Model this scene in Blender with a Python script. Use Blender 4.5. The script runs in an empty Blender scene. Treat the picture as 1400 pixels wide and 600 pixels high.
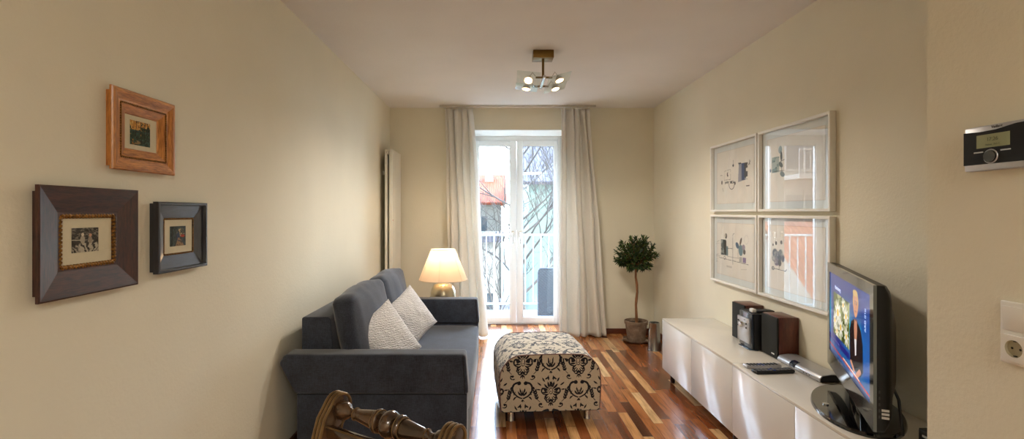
import bpy, bmesh, math, random
import numpy as np
from mathutils import Vector, Matrix, noise as mnoise

random.seed(7)
rng = np.random.default_rng(7)
PI = math.pi
scene = bpy.context.scene
COL = scene.collection

# ------------------------------------------------------------------ colour and materials
def lin(c):
    return tuple(((x / 255) / 12.92 if x / 255 <= .04045 else ((x / 255 + .055) / 1.055) ** 2.4) for x in c)

def lin_np(a):
    a = np.clip(np.asarray(a, float) / 255, 0, 1)
    return np.where(a <= .04045, a / 12.92, ((a + .055) / 1.055) ** 2.4)

def islands(o):
    """give every separate piece of a mesh an object of its own"""
    bm = bmesh.new(); bm.from_mesh(o.data)
    bm.verts.ensure_lookup_table()
    mark = [-1] * len(bm.verts); k = 0
    for v in bm.verts:
        if mark[v.index] >= 0: continue
        st = [v]; mark[v.index] = k
        while st:
            q = st.pop()
            for e in q.link_edges:
                w = e.other_vert(q)
                if mark[w.index] < 0: mark[w.index] = k; st.append(w)
        k += 1
    if k > 1:
        for i in range(k):
            c = bm.copy(); c.verts.ensure_lookup_table()
            bmesh.ops.delete(c, geom=[v for v in c.verts if mark[v.index] != i], context='VERTS')
            if i == 0: c.to_mesh(o.data)
            else:
                n = o.copy(); n.data = o.data.copy(); c.to_mesh(n.data); COL.objects.link(n)
            c.free()
    bm.free()

class NT:
    def __init__(self, name):
        self.m = bpy.data.materials.new(name)
        self.m.use_nodes = True
        self.t = self.m.node_tree
        self.t.nodes.clear()
        self.out = self.t.nodes.new('ShaderNodeOutputMaterial')
    def n(self, kind, **kw):
        nd = self.t.nodes.new('ShaderNode' + kind)
        for k, v in kw.items():
            if k.startswith('i_'):
                nd.inputs[k[2:].replace('_', ' ')].default_value = v
            else:
                setattr(nd, k, v)
        return nd
    def l(self, a, b):
        self.t.links.new(a, b)
    def math(self, op, a, b=None, c=None):
        nd = self.n('Math', operation=op)
        for i, v in enumerate((a, b, c)):
            if v is None: continue
            if isinstance(v, (int, float)): nd.inputs[i].default_value = v
            else: self.l(v, nd.inputs[i])
        return nd.outputs[0]
    def mix(self, fac, a, b, blend='MIX'):
        nd = self.n('Mix', data_type='RGBA', blend_type=blend)
        for s, v in ((0, fac), (6, a), (7, b)):
            if isinstance(v, (int, float)): nd.inputs[s].default_value = v
            elif isinstance(v, tuple): nd.inputs[s].default_value = (*v[:3], 1)
            else: self.l(v, nd.inputs[s])
        return nd.outputs[2]
    def ramp(self, fac, stops, interp='LINEAR'):
        nd = self.n('ValToRGB')
        cr = nd.color_ramp
        cr.interpolation = interp
        while len(cr.elements) < len(stops): cr.elements.new(.5)
        for e, (p, c) in zip(cr.elements, stops):
            e.position = p
            e.color = (*c[:3], 1)
        self.l(fac, nd.inputs[0])
        return nd.outputs[0]
    def coords(self, scale=(1, 1, 1), which='Object', rot=(0, 0, 0)):
        tc = self.n('TexCoord')
        mp = self.n('Mapping')
        mp.inputs['Scale'].default_value = scale
        mp.inputs['Rotation'].default_value = rot
        self.l(tc.outputs[which], mp.inputs[0])
        return mp.outputs[0]
    def noise(self, vec, scale, detail=3, rough=.5, dist=0):
        nd = self.n('TexNoise')
        nd.inputs['Scale'].default_value = scale
        nd.inputs['Detail'].default_value = detail
        nd.inputs['Roughness'].default_value = rough
        nd.inputs['Distortion'].default_value = dist
        self.l(vec, nd.inputs['Vector'])
        return nd.outputs['Fac']
    def bump(self, h, strength, dist):
        nd = self.n('Bump')
        nd.inputs['Strength'].default_value = strength
        nd.inputs['Distance'].default_value = dist
        self.l(h, nd.inputs['Height'])
        return nd.outputs[0]
    def bsdf(self, color, rough=.5, metal=0, spec=.5, normal=None, coat=0, sheen=0, **kw):
        b = self.n('BsdfPrincipled')
        if isinstance(color, tuple): b.inputs['Base Color'].default_value = (*color[:3], 1)
        else: self.l(color, b.inputs['Base Color'])
        if isinstance(rough, (int, float)): b.inputs['Roughness'].default_value = rough
        else: self.l(rough, b.inputs['Roughness'])
        b.inputs['Metallic'].default_value = metal
        b.inputs['Specular IOR Level'].default_value = spec
        b.inputs['Coat Weight'].default_value = coat
        b.inputs['Coat Roughness'].default_value = .05
        b.inputs['Sheen Weight'].default_value = sheen
        if normal is not None: self.l(normal, b.inputs['Normal'])
        self.b = b
        self.l(b.outputs[0], self.out.inputs[0])
        return b

def plain(name, c, rough=.5, metal=0, spec=.5, coat=0, var=.08, vscale=6, bscale=0, bstr=.2, bdist=.001, sheen=0, stretch=(1, 1, 1)):
    """one colour broken up by a little noise, with an optional fine relief"""
    t = NT(name)
    v = t.coords(stretch)
    f = t.noise(v, vscale, 4)
    c = lin(c)
    d = tuple(x * (1 - var) for x in c)
    e = tuple(min(1, x * (1 + var)) for x in c)
    col = t.ramp(f, [(.3, d), (.7, e)])
    nrm = t.bump(t.noise(v, bscale, 3), bstr, bdist) if bscale else None
    t.bsdf(col, rough, metal, spec, nrm, coat, sheen)
    return t.m

def wood(name, c1, c2, rough=.4, axis='Y', scale=14, coat=0, spec=.5, bstr=.15):
    t = NT(name)
    s = {'X': (.12, 1, 1), 'Y': (1, .12, 1), 'Z': (1, 1, .12)}[axis]
    v = t.coords(tuple(k * scale for k in s))
    f = t.noise(v, 3, 6, .65, .6)
    g = t.noise(v, 11, 3, .6)
    f2 = t.math('MULTIPLY_ADD', g, .45, t.math('MULTIPLY', f, .55))
    col = t.ramp(f2, [(.36, lin(c1)), (.62, lin(c2))])
    t.bsdf(col, rough, 0, spec, t.bump(f2, bstr, .001), coat)
    t.b.inputs['Coat Roughness'].default_value = .14
    return t.m

def fabric(name, c, scale=520, var=.35, rough=.9, sheen=.3, bstr=.5):
    """woven cloth: two crossed thread directions and an uneven yarn tone"""
    t = NT(name)
    v = t.coords()
    a = t.noise(t.coords((scale * .1, scale, scale)), 1, 2)
    b = t.noise(t.coords((scale, scale * .1, scale)), 1, 2)
    d = t.noise(t.coords((scale, scale, scale * .1)), 1, 2)
    w = t.math('MULTIPLY', t.math('ADD', t.math('ADD', a, b), d), .3333)
    big = t.noise(v, 9, 4)
    f = t.math('MULTIPLY_ADD', big, .3, t.math('MULTIPLY', w, .85))
    cc = lin(c)
    col = t.ramp(f, [(.42, tuple(x * (1 - var) for x in cc)), (.7, tuple(x * (1 + var * 1.6) for x in cc))])
    t.bsdf(col, rough, 0, .25, t.bump(w, bstr, .0012), 0, sheen)
    return t.m

def attr_mat(name, rough=.5, spec=.4, emit=0, coat=0, bstr=0):
    """colours come from the surface's own printed colours (attribute Col)"""
    t = NT(name)
    a = t.n('Attribute', attribute_name='Col')
    nrm = t.bump(t.noise(t.coords(), 300, 2), bstr, .001) if bstr else None
    b = t.bsdf(a.outputs['Color'], rough, 0, spec, nrm, coat)
    if emit:
        t.l(a.outputs['Color'], b.inputs['Emission Color'])
        b.inputs['Emission Strength'].default_value = emit
    return t.m

def glass_sheet(name, r0=.045, tint=(1, 1, 1), rough=0.0):
    """thin clear sheet: passes light straight through and mirrors more towards grazing angles, alike from both sides"""
    t = NT(name)
    tr = t.n('BsdfTransparent'); tr.inputs[0].default_value = (*tint, 1)
    gl = t.n('BsdfGlossy'); gl.inputs['Roughness'].default_value = rough
    g = t.n('NewGeometry'); d = t.n('VectorMath', operation='DOT_PRODUCT')
    t.l(g.outputs['Normal'], d.inputs[0]); t.l(g.outputs['Incoming'], d.inputs[1])
    c = t.math('SUBTRACT', 1, t.math('ABSOLUTE', d.outputs['Value']))
    fr = t.math('MULTIPLY_ADD', t.math('POWER', c, 5), 1 - r0, r0)
    mx = t.n('MixShader')
    t.l(fr, mx.inputs[0]); t.l(tr.outputs[0], mx.inputs[1]); t.l(gl.outputs[0], mx.inputs[2])
    t.l(mx.outputs[0], t.out.inputs[0])
    return t.m

def emitter(name, c, strength):
    t = NT(name)
    v = t.coords()
    f = t.noise(v, 20, 1)
    col = t.ramp(f, [(0, lin(c)), (1, lin(c))])
    b = t.bsdf(col, .3)
    t.l(col, b.inputs['Emission Color'])
    b.inputs['Emission Strength'].default_value = strength
    return t.m

# ------------------------------------------------------------------ objects
def link(o, parent=None):
    COL.objects.link(o)
    if parent is not None: o.parent = parent
    return o

def thing(name, label, cat, loc=(0, 0, 0), rz=0, group=None, kind=None):
    o = link(bpy.data.objects.new(name, None))
    o.empty_display_size = .05
    o.location = loc
    o.rotation_euler = (0, 0, rz)
    if kind: o['kind'] = kind
    else:
        o['label'] = label; o['category'] = cat
        if group: o['group'] = group
    return o

def tag(o, label=None, cat=None, group=None, kind=None):
    if label: o['label'] = label
    if cat: o['category'] = cat
    if group: o['group'] = group
    if kind: o['kind'] = kind
    return o

def finish(me, smooth, angle=38):
    if smooth:
        me.polygons.foreach_set('use_smooth', [True] * len(me.polygons))
        me.set_sharp_from_angle(angle=math.radians(angle))
    else:
        me.polygons.foreach_set('use_smooth', [False] * len(me.polygons))
    me.update()

def obj(name, bm, mats, parent=None, smooth=True, bevel=0, seg=2, label=None, angle=38):
    if bevel:
        bm.normal_update()
        ed = [e for e in bm.edges if len(e.link_faces) == 2 and e.calc_face_angle(0) > math.radians(28)]
        if ed: bmesh.ops.bevel(bm, geom=ed, offset=bevel, segments=seg, profile=.5, affect='EDGES', clamp_overlap=True)
    me = bpy.data.meshes.new(name)
    bmesh.ops.recalc_face_normals(bm, faces=bm.faces[:])
    bm.to_mesh(me); bm.free()
    for m in (mats if isinstance(mats, (list, tuple)) else [mats]): me.materials.append(m)
    finish(me, smooth, angle)
    o = link(bpy.data.objects.new(name, me), parent)
    if label: o['label'] = label
    return o

def B(): return bmesh.new()

def box(bm, x0, x1, y0, y1, z0, z1, mi=0, M=None):
    p = [Vector((x, y, z)) for z in (z0, z1) for x, y in ((x0, y0), (x1, y0), (x1, y1), (x0, y1))]
    if M is not None: p = [M @ q for q in p]
    v = [bm.verts.new(q) for q in p]
    for f in ((0, 3, 2, 1), (4, 5, 6, 7), (0, 1, 5, 4), (1, 2, 6, 5), (2, 3, 7, 6), (3, 0, 4, 7)):
        bm.faces.new([v[i] for i in f]).material_index = mi
    return bm

def bx(*a, **k): return box(B(), *a, **k)

def frame_of(d):
    d = d.normalized()
    u = d.orthogonal().normalized() if abs(d.z) < .99 else Vector((1, 0, 0))
    if abs(d.z) < .99: u = Vector((0, 0, 1)).cross(d).normalized()
    return u, d.cross(u).normalized()

def tube(bm, pts, r, n=10, mi=0, cap=True, closed=False):
    pts = [Vector(p) for p in pts]
    rr = r if isinstance(r, (list, tuple)) else [r] * len(pts)
    rings = []
    N = len(pts)
    u = None
    for i, p in enumerate(pts):
        a = pts[i - 1] if (i or closed) else p
        b = pts[(i + 1) % N] if (i < N - 1 or closed) else p
        d = (b - a)
        if d.length < 1e-9: d = Vector((0, 0, 1))
        d.normalize()
        if u is None: u, w = frame_of(d)
        else:
            u = (u - d * u.dot(d))
            u = u.normalized() if u.length > 1e-6 else frame_of(d)[0]
            w = d.cross(u)
        rings.append([bm.verts.new(p + (u * math.cos(2 * PI * k / n) + w * math.sin(2 * PI * k / n)) * rr[i]) for k in range(n)])
    m = N if closed else N - 1
    for i in range(m):
        A, C = rings[i], rings[(i + 1) % N]
        for k in range(n):
            bm.faces.new((A[k], A[(k + 1) % n], C[(k + 1) % n], C[k])).material_index = mi
    if cap and not closed:
        bm.faces.new(rings[0][::-1]).material_index = mi
        bm.faces.new(rings[-1]).material_index = mi
    return bm

def lathe(bm, prof, c=(0, 0, 0), n=32, mi=0, M=None, caps=(True, True)):
    """prof: (radius, height) from the bottom up, around z"""
    rings = []
    for r, z in prof:
        ring = []
        for k in range(n):
            p = Vector((c[0] + r * math.cos(2 * PI * k / n), c[1] + r * math.sin(2 * PI * k / n), c[2] + z))
            ring.append(bm.verts.new(M @ p if M is not None else p))
        rings.append(ring)
    for A, C in zip(rings, rings[1:]):
        for k in range(n):
            bm.faces.new((A[k], A[(k + 1) % n], C[(k + 1) % n], C[k])).material_index = mi
    if caps[0]: bm.faces.new(rings[0][::-1]).material_index = mi
    if caps[1]: bm.faces.new(rings[-1]).material_index = mi
    return bm

def prism(bm, poly, a0, a1, axis='y', mi=0, M=None):
    """poly: 2-D outline; axis y takes (x,z), x takes (y,z), z takes (x,y)"""
    def pt(q, a):
        p = {'y': (q[0], a, q[1]), 'x': (a, q[0], q[1]), 'z': (q[0], q[1], a)}[axis]
        p = Vector(p)
        return M @ p if M is not None else p
    A = [bm.verts.new(pt(q, a0)) for q in poly]
    C = [bm.verts.new(pt(q, a1)) for q in poly]
    bm.faces.new(A).material_index = mi
    bm.faces.new(C[::-1]).material_index = mi
    k = len(poly)
    for i in range(k):
        bm.faces.new((A[i], C[i], C[(i + 1) % k], A[(i + 1) % k])).material_index = mi
    return bm

def aim(p0, p1):
    """matrix that stands the z axis along p0 -> p1"""
    d = Vector(p1) - Vector(p0)
    return Matrix.Translation(Vector(p0)) @ d.to_track_quat('Z', 'Y').to_matrix().to_4x4()

def rod(bm, p0, p1, r0, r1=None, n=14, mi=0):
    r1 = r0 if r1 is None else r1
    L = (Vector(p1) - Vector(p0)).length
    return lathe(bm, [(r0, 0), (r1, L)], n=n, mi=mi, M=aim(p0, p1))

def painted(name, origin, eu, ev, nu, nv, func, mat, parent=None, label=None):
    """flat printed sheet: origin + u*eu + v*ev, colours printed point by point by func(u, v) in 0-255"""
    u, v = np.meshgrid(np.linspace(0, 1, nu), np.linspace(0, 1, nv))
    u = u.ravel(); v = v.ravel()
    P = np.array(origin)[None] + u[:, None] * np.array(eu)[None] + v[:, None] * np.array(ev)[None]
    i, j = np.meshgrid(np.arange(nu - 1), np.arange(nv - 1))
    a = (j * nu + i).ravel()
    F = np.stack([a, a + 1, a + nu + 1, a + nu], 1)
    me = bpy.data.meshes.new(name)
    me.from_pydata(P.tolist(), [], F.tolist())
    at = me.attributes.new('Col', 'FLOAT_COLOR', 'POINT')
    rgb = lin_np(func(u, v))
    at.data.foreach_set('color', np.concatenate([rgb, np.ones((len(rgb), 1))], 1).ravel().astype(np.float32))
    me.materials.append(mat)
    finish(me, False)
    o = link(bpy.data.objects.new(name, me), parent)
    if label: o['label'] = label
    return o

def grid_mesh(bm, nu, nv, f, mi=0, closed_u=False):
    V = [[bm.verts.new(f(i / (nu - (0 if closed_u else 1)), j / (nv - 1))) for i in range(nu)] for j in range(nv)]
    for j in range(nv - 1):
        for i in range(nu if closed_u else nu - 1):
            bm.faces.new((V[j][i], V[j][(i + 1) % nu], V[j + 1][(i + 1) % nu], V[j + 1][i])).material_index = mi
    return V

def text_obj(name, s, size, mat, M, parent=None, depth=.0003, align='CENTER', sx=1):
    cu = bpy.data.curves.new(name, 'FONT')
    cu.body = s; cu.size = size; cu.align_x = align; cu.align_y = 'CENTER'; cu.extrude = depth
    o = bpy.data.objects.new(name, cu)
    COL.objects.link(o)
    dg = bpy.context.evaluated_depsgraph_get()
    me = bpy.data.meshes.new_from_object(o.evaluated_get(dg))
    bpy.data.objects.remove(o)
    me.transform(M @ Matrix.Diagonal((sx, 1, 1, 1)))
    me.materials.clear(); me.materials.append(mat)
    return link(bpy.data.objects.new(name, me), parent)

def softbox(bm, sx, sy, sz, r=.05, bulge=.02, n=12, wob=.004, seed=0, M=None, sag=0):
    """a stuffed cushion block: rounded box with swelling faces"""
    tmp = bmesh.new()
    bmesh.ops.create_cube(tmp, size=2)
    bmesh.ops.subdivide_edges(tmp, edges=tmp.edges[:], cuts=n, use_grid_fill=True)
    hx, hy, hz = sx / 2, sy / 2, sz / 2
    mp = {}
    for v in tmp.verts:
        c = v.co.copy()
        q = Vector((c.x * hx, c.y * hy, c.z * hz))
        inner = Vector((max(-hx + r, min(hx - r, q.x)), max(-hy + r, min(hy - r, q.y)), max(-hz + r, min(hz - r, q.z))))
        d = q - inner
        if d.length > 1e-9: q = inner + d.normalized() * r
        bl = Vector((c.x * (1 - c.y ** 2) * (1 - c.z ** 2) if abs(c.x) > .99 else 0,
                     c.y * (1 - c.x ** 2) * (1 - c.z ** 2) if abs(c.y) > .99 else 0,
                     c.z * (1 - c.x ** 2) * (1 - c.y ** 2) if abs(c.z) > .99 else 0)) * bulge
        q += bl
        w = mnoise.noise(Vector((q.x * 5 + seed * 9.1, q.y * 5, q.z * 5)))
        w2 = mnoise.noise(Vector((q.x * 16 + seed * 3.1, q.y * 14, q.z * 6)))
        if d.length > 1e-9 or bl.length > 0: q += (q.normalized()) * (w * wob + w2 * wob * .5)
        if sag: q.z -= sag * (1 - c.y ** 2) * (1 if c.z > .5 else 0)
        mp[v] = bm.verts.new(M @ q if M is not None else q)
    for f in tmp.faces: bm.faces.new([mp[v] for v in f.verts])
    tmp.free()
    return bm

def pillow(bm, s, t, n=26, seed=0, M=None):
    """square scatter cushion with pinched corners, centre at origin, face normal +x, edges in y and z"""
    for side in (1, -1):
        V = []
        for j in range(n + 1):
            row = []
            for i in range(n + 1):
                a = -1 + 2 * i / n; b = -1 + 2 * j / n
                k = (max(0, 1 - abs(a) ** 2.2) * max(0, 1 - abs(b) ** 2.2)) ** .5
                pa = a * (1 - .10 * (1 - abs(a)) * 0 - .07 * (1 - b * b)) if True else a
                pb = b * (1 - .07 * (1 - a * a))
                x = side * t * k * (1 + .12 * mnoise.noise(Vector((a * 2.5 + seed, b * 2.5, side))))
                x += .004 * mnoise.noise(Vector((a * 9 + seed, b * 3, side * 4))) * k
                p = Vector((x, pa * s / 2, pb * s / 2))
                row.append(bm.verts.new(M @ p if M is not None else p))
            V.append(row)
        for j in range(n):
            for i in range(n):
                q = (V[j][i], V[j][i + 1], V[j + 1][i + 1], V[j + 1][i])
                bm.faces.new(q if side > 0 else q[::-1])
    bmesh.ops.remove_doubles(bm, verts=bm.verts[:], dist=1e-5)
    return bm
SKY, SUN, FILL, EXPOSURE, HAL = 27.0, 5.0, 48.0, 0.32, 17.0
# ------------------------------------------------------------------ room dimensions (metres)
XL, XR, YF, ZC = -1.197, 1.785, 5.6, 2.547      # left wall, right wall, window wall, ceiling
XN, YN = 1.25, 1.437                            # the nearer stretch of the right wall stands further in
YB = -3.0                                       # wall behind the camera

def wall_mat(name, c, bstr=.35):
    t = NT(name)
    v = t.coords()
    f = t.noise(v, 2.2, 3)
    col = t.ramp(f, [(.3, tuple(x * .97 for x in lin(c))), (.7, tuple(min(1, x * 1.02) for x in lin(c)))])
    h = t.math('ADD', t.noise(v, 75, 4, .6), t.math('MULTIPLY', t.noise(v, 22, 2), .6))
    t.bsdf(col, .85, 0, .25, t.bump(h, bstr, .004))
    return t.m
M_wall = wall_mat('cream_wall_paint', (233, 227, 206))
M_ceil = wall_mat('ceiling_paint', (232, 228, 222), .25)
M_white = plain('white_lacquer', (236, 236, 232), .35, var=.015, bscale=40, bstr=.03)
M_reveal = plain('white_reveal_plaster', (238, 238, 232), .7, var=.02, bscale=60, bstr=.15)

def floor_mat():
    t = NT('walnut_strip_parquet')
    tc = t.n('TexCoord'); sp = t.n('SeparateXYZ'); t.l(tc.outputs['Object'], sp.inputs[0])
    W, L = .064, .55
    xs = t.math('DIVIDE', sp.outputs[0], W)
    row = t.math('FLOOR', xs)
    wn = t.n('TexWhiteNoise', noise_dimensions='1D'); t.l(row, wn.inputs['W'])
    yo = t.math('ADD', t.math('DIVIDE', sp.outputs[1], L), t.math('MULTIPLY', wn.outputs['Value'], 7.3))
    colm = t.math('FLOOR', yo)
    idv = t.n('CombineXYZ'); t.l(row, idv.inputs[0]); t.l(colm, idv.inputs[1])
    wn2 = t.n('TexWhiteNoise', noise_dimensions='2D'); t.l(idv.outputs[0], wn2.inputs['Vector'])
    tone = t.ramp(wn2.outputs['Value'], [(0, lin((88, 46, 24))), (.18, lin((128, 68, 34))), (.4, lin((164, 98, 52))),
                                         (.62, lin((188, 122, 70))), (.82, lin((212, 158, 102))), (1, lin((224, 184, 132)))])
    # grain: stretched along each strip and shifted from strip to strip
    shift = t.n('VectorMath', operation='MULTIPLY_ADD')
    t.l(wn2.outputs['Color'], shift.inputs[0]); shift.inputs[1].default_value = (9, 9, 9); t.l(tc.outputs['Object'], shift.inputs[2])
    mp = t.n('Mapping'); mp.inputs['Scale'].default_value = (38, 2.6, 1); t.l(shift.outputs[0], mp.inputs[0])
    g = t.noise(mp.outputs[0], 1.2, 6, .65, 1.4)
    mp2 = t.n('Mapping'); mp2.inputs['Scale'].default_value = (9, 1.6, 1); t.l(shift.outputs[0], mp2.inputs[0])
    g2 = t.noise(mp2.outputs[0], 1, 3, .5, 2.5)
    gc = t.ramp(t.math('MULTIPLY_ADD', g2, .5, t.math('MULTIPLY', g, .5)), [(.34, (.30, .24, .20)), (.47, (.80, .76, .70)), (.58, (1.05, 1.02, .98)), (.72, (1.3, 1.25, 1.15))])
    col = t.mix(.85, tone, gc, 'MULTIPLY')
    fx = t.math('FRACT', xs); fy = t.math('FRACT', yo)
    ex = t.math('MULTIPLY', t.math('GREATER_THAN', fx, .022), t.math('GREATER_THAN', fy, .004))
    col = t.mix(ex, tuple(lin((58, 30, 16))), col)
    rg = t.math('MULTIPLY_ADD', g, .12, .17)
    t.bsdf(col, rg, 0, .5, t.bump(t.math('MULTIPLY_ADD', ex, .6, t.math('MULTIPLY', g, .12)), .25, .001), coat=.35)
    t.b.inputs['Coat Roughness'].default_value = .12
    return t.m
M_floor = floor_mat()
M_base = wood('dark_red_skirting_wood', (70, 34, 20), (112, 58, 34), .4, 'X', 10)

def struct(name, bm, m, parent=None, **k):
    o = obj(name, bm, m, parent, **k)
    if parent is None: o['kind'] = 'structure'
    return o

OX0, OX1, OZ = -.30, .80, 2.303                 # opening for the balcony door
YD = 6.05                                       # plane of the balcony door
T = .3
struct('floor', bx(XL - T, XR + T, YB - T, 6.15, -.12, 0), M_floor, smooth=False)
struct('ceiling', bx(XL - T, XR + T, YB - T, YF + .55, ZC, ZC + .25), M_ceil, smooth=False)
struct('wall_left', bx(XL - T, XL, YB - T, YF + .55, 0, ZC), M_wall, smooth=False)
b = B()
prism(b, [(XR, YF + .55), (XR, YN), (XN, YN), (XN, YB - T), (XR + T, YB - T), (XR + T, YF + .55)], 0, ZC, 'z')
struct('wall_right', b, M_wall, smooth=False)
b = B()
box(b, XL, OX0, YF, YF + .55, 0, ZC); box(b, OX1, XR, YF, YF + .55, 0, ZC); box(b, OX0, OX1, YF, YF + .55, OZ, ZC)
struct('wall_far', b, M_wall, smooth=False)
struct('wall_near', bx(XL, XN, YB - T, YB, 0, ZC), M_wall, smooth=False)
b = B()
box(b, OX0, OX0 + .006, YF + .002, YD, 0, OZ - .006); box(b, OX1 - .006, OX1, YF + .002, YD, 0, OZ - .006)
box(b, OX0, OX1, YF + .002, YD, OZ - .006, OZ)
struct('trim_1', b, M_reveal, smooth=False)
struct('baseboard_far', box(bx(XL + .001, OX0, YF - .016, YF, 0, .06), OX1, XR - .001, YF - .016, YF, 0, .06), M_base, bevel=.004)
struct('baseboard_right', bx(XR - .016, XR, YN + .001, YF - .017, 0, .06), M_base, bevel=.004)
struct('baseboard_left', bx(XL, XL + .016, YB, YF - .017, 0, .06), M_base, bevel=.004)

# ------------------------------------------------------------------ balcony door
M_chrome = plain('brushed_nickel', (205, 203, 198), .25, 1, var=.03)
M_pane = glass_sheet('window_glass', .05)
M_gasket = plain('grey_rubber_gasket', (150, 152, 150), .6)
door = thing('door_1', None, None, (0, YD, 0), kind='structure')
b = B()
box(b, OX0 + .006, OX0 + .045, 0, .07, 0, OZ - .006); box(b, OX1 - .045, OX1 - .006, 0, .07, 0, OZ - .006)
box(b, OX0 + .045, OX1 - .045, 0, .07, 2.235, OZ - .006); box(b, OX0 + .045, OX1 - .045, .01, .07, 0, .018)
obj('door_frame', b, M_white, door, bevel=.004)
for x0, x1, g0, g1, hx in ((-.252, .249, -.205, .170, .205), (.253, .752, .330, .705, .298)):
    b = B()
    z0, z1, gz0, gz1 = .02, 2.237, .092, 2.176
    box(b, x0, g0, -.012, .055, z0, z1); box(b, g1, x1, -.012, .055, z0, z1)
    box(b, g0, g1, -.012, .055, z0, gz0); box(b, g0, g1, -.012, .055, gz1, z1)
    leaf = obj('door_leaf', b, M_white, door, bevel=.003)
    b = B()
    for q in ((g0, g0 + .006, gz0, gz1), (g1 - .006, g1, gz0, gz1), (g0, g1, gz0, gz0 + .006), (g0, g1, gz1 - .006, gz1)):
        box(b, q[0], q[1], .004, .012, q[2], q[3])
    obj('gasket', b, M_gasket, leaf, smooth=False)
    b = B()
    v = [b.verts.new(p) for p in ((g0, .02, gz0), (g1, .02, gz0), (g1, .02, gz1), (g0, .02, gz1))]
    b.faces.new(v)
    obj('glass_pane', b, M_pane, leaf, smooth=False)
    b = B()
    box(b, hx - .014, hx + .014, -.022, -.012, 1.07, 1.14)
    rod(b, (hx, -.02, 1.115), (hx, -.055, 1.115), .008)
    tube(b, [(hx, -.055, 1.122), (hx, -.06, 1.10), (hx, -.058, 1.05), (hx, -.052, .99)], [.009, .0105, .0105, .008], 10)
    obj('handle', b, M_chrome, leaf, bevel=0)
    b = B()
    for hz in (.25, 1.15, 2.05): rod(b, ((x0 - .003 if hx < .25 else x1 + .003), -.016, hz - .04), ((x0 - .003 if hx < .25 else x1 + .003), -.016, hz + .04), .006)
    obj('hinge', b, M_white, leaf)

# ------------------------------------------------------------------ curtain track and curtains
M_track = plain('white_track', (206, 202, 190), .4, .1)
YC = 5.46
tr = obj('curtain_track', bx(-.62, 1.10, YC - .012, YC + .012, ZC - .02, ZC), M_track, bevel=.002)
tag(tr, 'slim metal curtain track fixed to the ceiling above the balcony door', 'curtain track')

def curtain_mat():
    t = NT('unbleached_linen_curtain')
    a = t.noise(t.coords((900, 900, 60)), 1, 2)
    b_ = t.noise(t.coords((60, 60, 900)), 1, 2)
    w = t.math('MULTIPLY', t.math('ADD', a, b_), .5)
    col = t.ramp(w, [(.3, lin((232, 228, 218))), (.7, lin((252, 249, 242)))])
    p = t.bsdf(col, .9, 0, .2, t.bump(w, .3, .001), sheen=.2)
    tl = t.n('BsdfTranslucent'); t.l(col, tl.inputs[0])
    mx = t.n('MixShader'); mx.inputs[0].default_value = .3
    t.l(p.outputs[0], mx.inputs[1]); t.l(tl.outputs[0], mx.inputs[2]); t.l(mx.outputs[0], t.out.inputs[0])
    return t.m
M_curtain = curtain_mat()
M_hook = plain('clear_curtain_glider', (225, 225, 220), .3)

def curtain(xt0, xt1, xb0, xb1, folds, seed, label, splay):
    r = random.Random(seed)
    ph = [r.uniform(-1.3, 1.3) for _ in range(folds + 2)]
    am = [r.uniform(.45, 1.3) for _ in range(folds + 2)]
    root = thing('curtain', label, 'curtain', ((xb0 + xb1) / 2, YC, 0), group='linen curtains at the balcony door')
    cx = (xb0 + xb1) / 2
    ztop = ZC - .045
    def f(u, v):
        z = .012 + v * (ztop - .012)
        k = u * folds
        i = min(int(k), folds); fr = k - i
        p = ph[i] * (1 - fr) + ph[i + 1] * fr
        a = am[i] * (1 - fr) + am[i + 1] * fr
        w = 2 * PI * (k + p * .35)
        x = (xt0 + (xt1 - xt0) * u) * v + (xb0 + (xb1 - xb0) * u) * (1 - v)
        # the cloth hangs nearly straight from the top and splays lower down
        bow = splay * math.sin(PI * min(1, v * 1.0)) * (u - .5) * 0
        amp = (.034 * v + .062 * (1 - v)) * a
        gather = max(0, (z - ztop + .09) / .09)
        y = amp * (math.sin(w) + .28 * math.sin(2 * w + seed)) + .012 * math.sin(w * .43 + 2 + v * 1.5) + .010 * math.sin(w * 2.1 + seed + v * 3) * (1 - v)
        x += .012 * math.cos(w) * (1 + .6 * (1 - v)) + .006 * math.sin(v * 9 + k * 2)
        y *= 1 - .35 * gather * math.sin(gather * PI)
        y += gather * .010 * math.sin(w * 3.3)
        x += gather * .004 * math.sin(w * 4.1)
        if z < .16: y += 0.004 * math.sin(w * 1.7 + 2)
        return Vector((x - cx + bow, y, z))
    b = B(); grid_mesh(b, folds * 16 + 1, 60, f)
    o = obj('cloth', b, M_curtain, root, angle=180)
    sm = o.modifiers.new('thickness', 'SOLIDIFY'); sm.thickness = .002; sm.offset = 0
    # stitched hem line
    b = B()
    pts = [f(i / (folds * 12), .145 / ztop) + Vector((0, -.0022, 0)) for i in range(folds * 12 + 1)]
    tube(b, pts, .0012, 5)
    obj('hem_seam', b, M_curtain, root)
    for i in range(folds + 1):
        p = f(min(1, i / folds), 1)
        b = B(); box(b, p.x - .004, p.x + .004, -.006, .006, ztop - .004, ZC - .021)
        obj('glider_hook', b, M_hook, root)
    return root
curtain(-.565, -.255, -.50, -.105, 4, 3, 'cream linen curtain hanging behind the lit table lamp', 0)
curtain(.715, 1.025, .69, 1.215, 5, 8, 'cream linen curtain hanging beside the potted olive tree', 0)

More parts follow.
